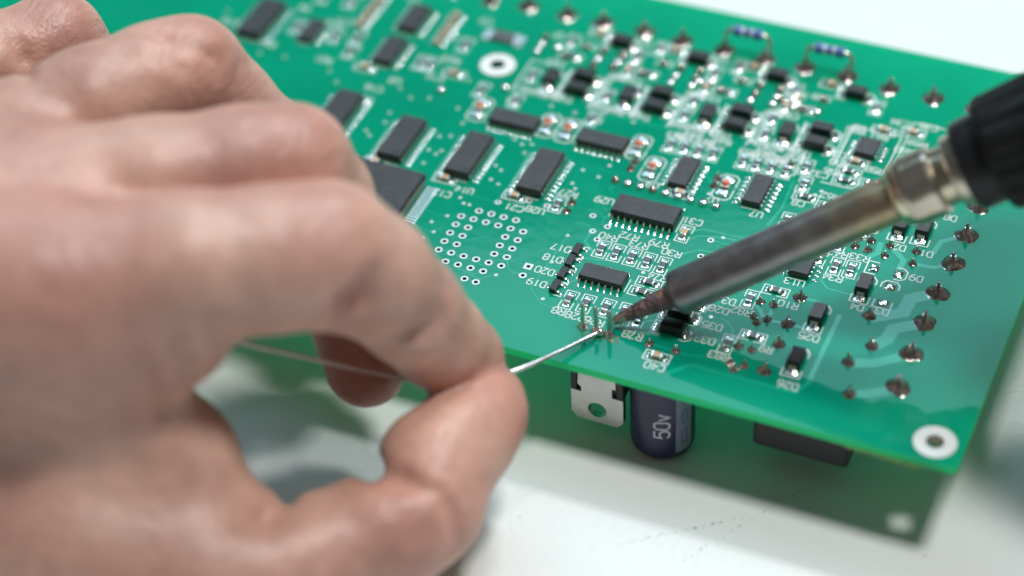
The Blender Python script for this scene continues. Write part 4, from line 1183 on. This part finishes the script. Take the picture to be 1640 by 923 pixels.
def surface_nets(field, lo, hi, step):
    nx, ny, nz = (int((hi[i] - lo[i]) / step) + 1 for i in range(3))
    D = np.empty((nx, ny, nz), np.float32)
    ys = (lo[1] + np.arange(ny) * step).astype(np.float32); zs = (lo[2] + np.arange(nz) * step).astype(np.float32)
    for i0 in range(0, nx, 16):
        xs = (lo[0] + np.arange(i0, min(nx, i0 + 16)) * step).astype(np.float32)
        g = np.stack(np.meshgrid(xs, ys, zs, indexing='ij'), -1)
        D[i0:i0 + 16] = field(g)
    S = D < 0
    cnt = sum(S[i:nx - 1 + i, j:ny - 1 + j, k:nz - 1 + k].astype(np.int8) for i in (0, 1) for j in (0, 1) for k in (0, 1))
    act = (cnt > 0) & (cnt < 8)
    idx = -np.ones(act.shape, np.int64)
    cells = np.argwhere(act)
    idx[act] = np.arange(len(cells))
    acc = np.zeros((len(cells), 3)); num = np.zeros(len(cells))
    cor = [(i, j, k) for i in (0, 1) for j in (0, 1) for k in (0, 1)]
    for a in cor:
        for ax in range(3):
            if a[ax]: continue
            b = list(a); b[ax] = 1
            da = D[cells[:, 0] + a[0], cells[:, 1] + a[1], cells[:, 2] + a[2]]
            db = D[cells[:, 0] + b[0], cells[:, 1] + b[1], cells[:, 2] + b[2]]
            m = (da < 0) != (db < 0)
            t = np.where(m, da / np.where(m, da - db, 1), 0)
            p = np.array(a, float)[None] + (np.array(b) - np.array(a))[None] * t[:, None]
            acc += np.where(m[:, None], p, 0); num += m
    V = (cells + acc / num[:, None]) * step + np.array(lo)
    Fc = []
    for ax in range(3):
        sl0 = [slice(None)] * 3; sl1 = [slice(None)] * 3
        sl0[ax] = slice(0, -1); sl1[ax] = slice(1, None)
        cr_ = S[tuple(sl0)] != S[tuple(sl1)]
        e = np.argwhere(cr_)
        u_, w_ = [(1, 2), (2, 0), (0, 1)][ax]
        ok = (e[:, u_] > 0) & (e[:, w_] > 0) & (e[:, u_] < D.shape[u_] - 1) & (e[:, w_] < D.shape[w_] - 1)
        e = e[ok]
        inside = S[e[:, 0], e[:, 1], e[:, 2]]
        qs = []
        for du, dw in ((-1, -1), (0, -1), (0, 0), (-1, 0)):
            c = e.copy(); c[:, u_] += du; c[:, w_] += dw
            qs.append(idx[c[:, 0], c[:, 1], c[:, 2]])
        qd = np.stack(qs, 1)
        qd[~inside] = qd[~inside][:, ::-1]
        Fc.append(qd)
    return V, np.concatenate(Fc)
def relax(V, Fq, n):
    for _ in range(n):
        s_ = np.zeros_like(V); n_ = np.zeros(len(V))
        for a, b in ((0, 1), (1, 2), (2, 3), (3, 0)):
            np.add.at(s_, Fq[:, a], V[Fq[:, b]]); np.add.at(n_, Fq[:, a], 1)
            np.add.at(s_, Fq[:, b], V[Fq[:, a]]); np.add.at(n_, Fq[:, b], 1)
        V = V * .5 + .5 * s_ / n_[:, None]
    return V
def skin_object(V, Fq, label):
    hm = bpy.data.meshes.new('hand')
    hm.from_pydata((np.array(V) * MM).tolist(), [], Fq.tolist())
    hm.materials.append(M['skin'])
    hm.polygons.foreach_set('use_smooth', [True] * len(hm.polygons))
    o = bpy.data.objects.new('hand', hm)
    COL.objects.link(o)
    o.location = (0, 0, Z0 * MM)
    o['label'] = label; o['category'] = 'hand'
    return o, hm
allp = np.array([p for c in list(FING.values()) + PALM for p in c])
lo = (allp[:, :3] - allp[:, 3:4]).min(0) - 2.5
hi = (allp[:, :3] + allp[:, 3:4]).max(0) + 2.5
lo[0] = max(lo[0], -330.0)
HV, HF = surface_nets(hand_field, lo, hi, 1.0)
HV = relax(HV, HF, 2)
hand, hm = skin_object(HV, HF, "person's bare left hand pinching solder wire between thumb and index finger")
# ruddier knuckles and finger ends, wrinkles over the joints
def spots(lst):
    w_ = np.zeros(len(HV))
    for p, rad, amp in lst:
        w_ = np.maximum(w_, amp * np.exp(-((HV - np.array(p[:3])) ** 2).sum(1) / (2 * rad * rad)))
    return w_
ru = [(FING['index'][3], 9, .55), (FING['middle'][3], 9, .6), (FING['ring'][3], 9, .6), (FING['thumb'][5], 11, .55), (FING['thumb'][-2], 8, .85), (FING['index'][-2], 8, .75), (FING['index'][0], 16, .45), (FING['middle'][-1], 9, .7), (FING['thumb'][2], 14, .35), (FING['pinky'][2], 9, .6)]
kk = [(FING['index'][3], 9, .8), (FING['middle'][3], 8, .9), (FING['ring'][3], 8, 1.0), (FING['pinky'][2], 8, 1.0), (FING['thumb'][5], 8, .7), (FING['index'][5], 6, .8)]
for nm, arr in (('ruddy', spots(ru)), ('knuckle', spots(kk))):
    at_ = hm.attributes.new(nm, 'FLOAT', 'POINT')
    at_.data.foreach_set('value', arr.astype(np.float32))
hm.update()
for (A_, B_, D_, ra, rb) in NAILS:      # nails: curved plates on the backs of the thumb and index ends
    A_, B_, D_ = Vector(A_), Vector(B_), Vector(D_)
    S_ = (B_ - A_).normalized().cross(D_)
    vv, ff = [], []
    nu, nw = 8, 8
    for i in range(nu + 1):
        t = .25 + .85 * i / nu
        c = A_.lerp(B_, t); r_ = ra + (rb - ra) * min(t, 1) + .12
        taper = 1 - .25 * abs(2 * i / nu - 1) ** 3
        for k in range(nw + 1):
            a = math.radians(-50 + 100 * k / nw) * taper
            vv.append(c + (D_ * math.cos(a) + S_ * math.sin(a)) * r_)
    for i in range(nu):
        for k in range(nw):
            a = i * (nw + 1) + k
            ff.append((a, a + 1, a + nw + 2, a + nw + 1))
    put('nail', MB().add(vv, ff, 0, True).mesh('nail', ['nail']), hand)

# ------------------------------------------------------------------ solder wire held in the pinch
def smooth_path(pts, n=8):
    pts = [Vector(p) for p in pts]
    out = []
    for i in range(len(pts) - 1):
        p0, p1, p2, p3 = pts[max(i - 1, 0)], pts[i], pts[i + 1], pts[min(i + 2, len(pts) - 1)]
        for k in range(n):
            t = k / n
            out.append(.5 * ((2 * p1) + (p2 - p0) * t + (2 * p0 - 5 * p1 + 4 * p2 - p3) * t * t + (3 * p1 - p0 - 3 * p2 + p3) * t ** 3))
    out.append(pts[-1])
    return out
wp = smooth_path(WIRE)
wr = [.43 if i < len(wp) * .45 else .34 for i in range(len(wp))]; wr[0] = .30
wo = put('solder_wire', MB().tube(wp, wr, 12).mesh('solder_wire', ['wire']), None, (0, 0, Z0))
wo['label'] = 'thin silvery solder wire running from the pinching fingers to the header pins'
wo['category'] = 'wire'

# ------------------------------------------------------------------ the other hand, holding the iron's handle beyond the right edge of the frame
E1 = AX.cross(Vector((0, 0, 1))).normalized()          # level, toward the viewer's right
E2 = E1.cross(AX).normalized()                         # up across the handle
def on_handle(L, ang, rad):
    return TIP + AX * L + (E1 * math.cos(ang) + E2 * math.sin(ang)) * rad
RF = []
for k, (L, rr) in enumerate(((97, 8.2), (113, 8.6), (128, 8.2), (141, 7.2))):      # four fingers closed round the handle
    RF.append([(*on_handle(L + 3 * math.sin(t), math.radians(a), 12.2 + rr * .82 + (4 if t == 0 else 0)), rr * (1.12 if t < 2 else 1 - .04 * t))
               for t, a in enumerate((-20, 25, 75, 125, 170, 215))])
RT = [(*on_handle(139, math.radians(-25), 27), 13.5), (*on_handle(119, math.radians(-50), 24), 11.5), (*on_handle(102, math.radians(-88), 21), 9.6), (*on_handle(92, math.radians(-105), 19.5), 8.0)]
RP = [[(*on_handle(101, math.radians(-22), 27), 13), (*on_handle(141, math.radians(-18), 31), 16)], [(*on_handle(105, math.radians(-48), 29), 11), (*on_handle(143, math.radians(-40), 34), 16)]]
wr_ = on_handle(145, math.radians(-25), 46)
arm = [(*wr_, 22), (*(wr_ + Vector((40, -58, -14))), 25), (*(wr_ + Vector((130, -200, -34))), 34)]
def right_field(Pt):
    F = None
    for c in RF + [RT]:
        dd = chain(Pt, c, 3.0)
        F = dd if F is None else smin(F, dd, .9)
    S = chain(Pt, arm, 6.0)
    for c in RP: S = smin(S, chain(Pt, c, 6.0), 9.0)
    S = smin(S, chain(Pt, [RP[0][1], arm[0]], 6.0), 10.0)
    return smin(F, S, 7.0)
allr = np.array([p for c in RF + [RT, arm] + RP for p in c])
RV, RFc = surface_nets(right_field, (allr[:, :3] - allr[:, 3:4]).min(0) - 3, (allr[:, :3] + allr[:, 3:4]).max(0) + 3, 1.9)
skin_object(relax(RV, RFc, 2), RFc, "person's right hand closed round the black handle of the soldering iron")
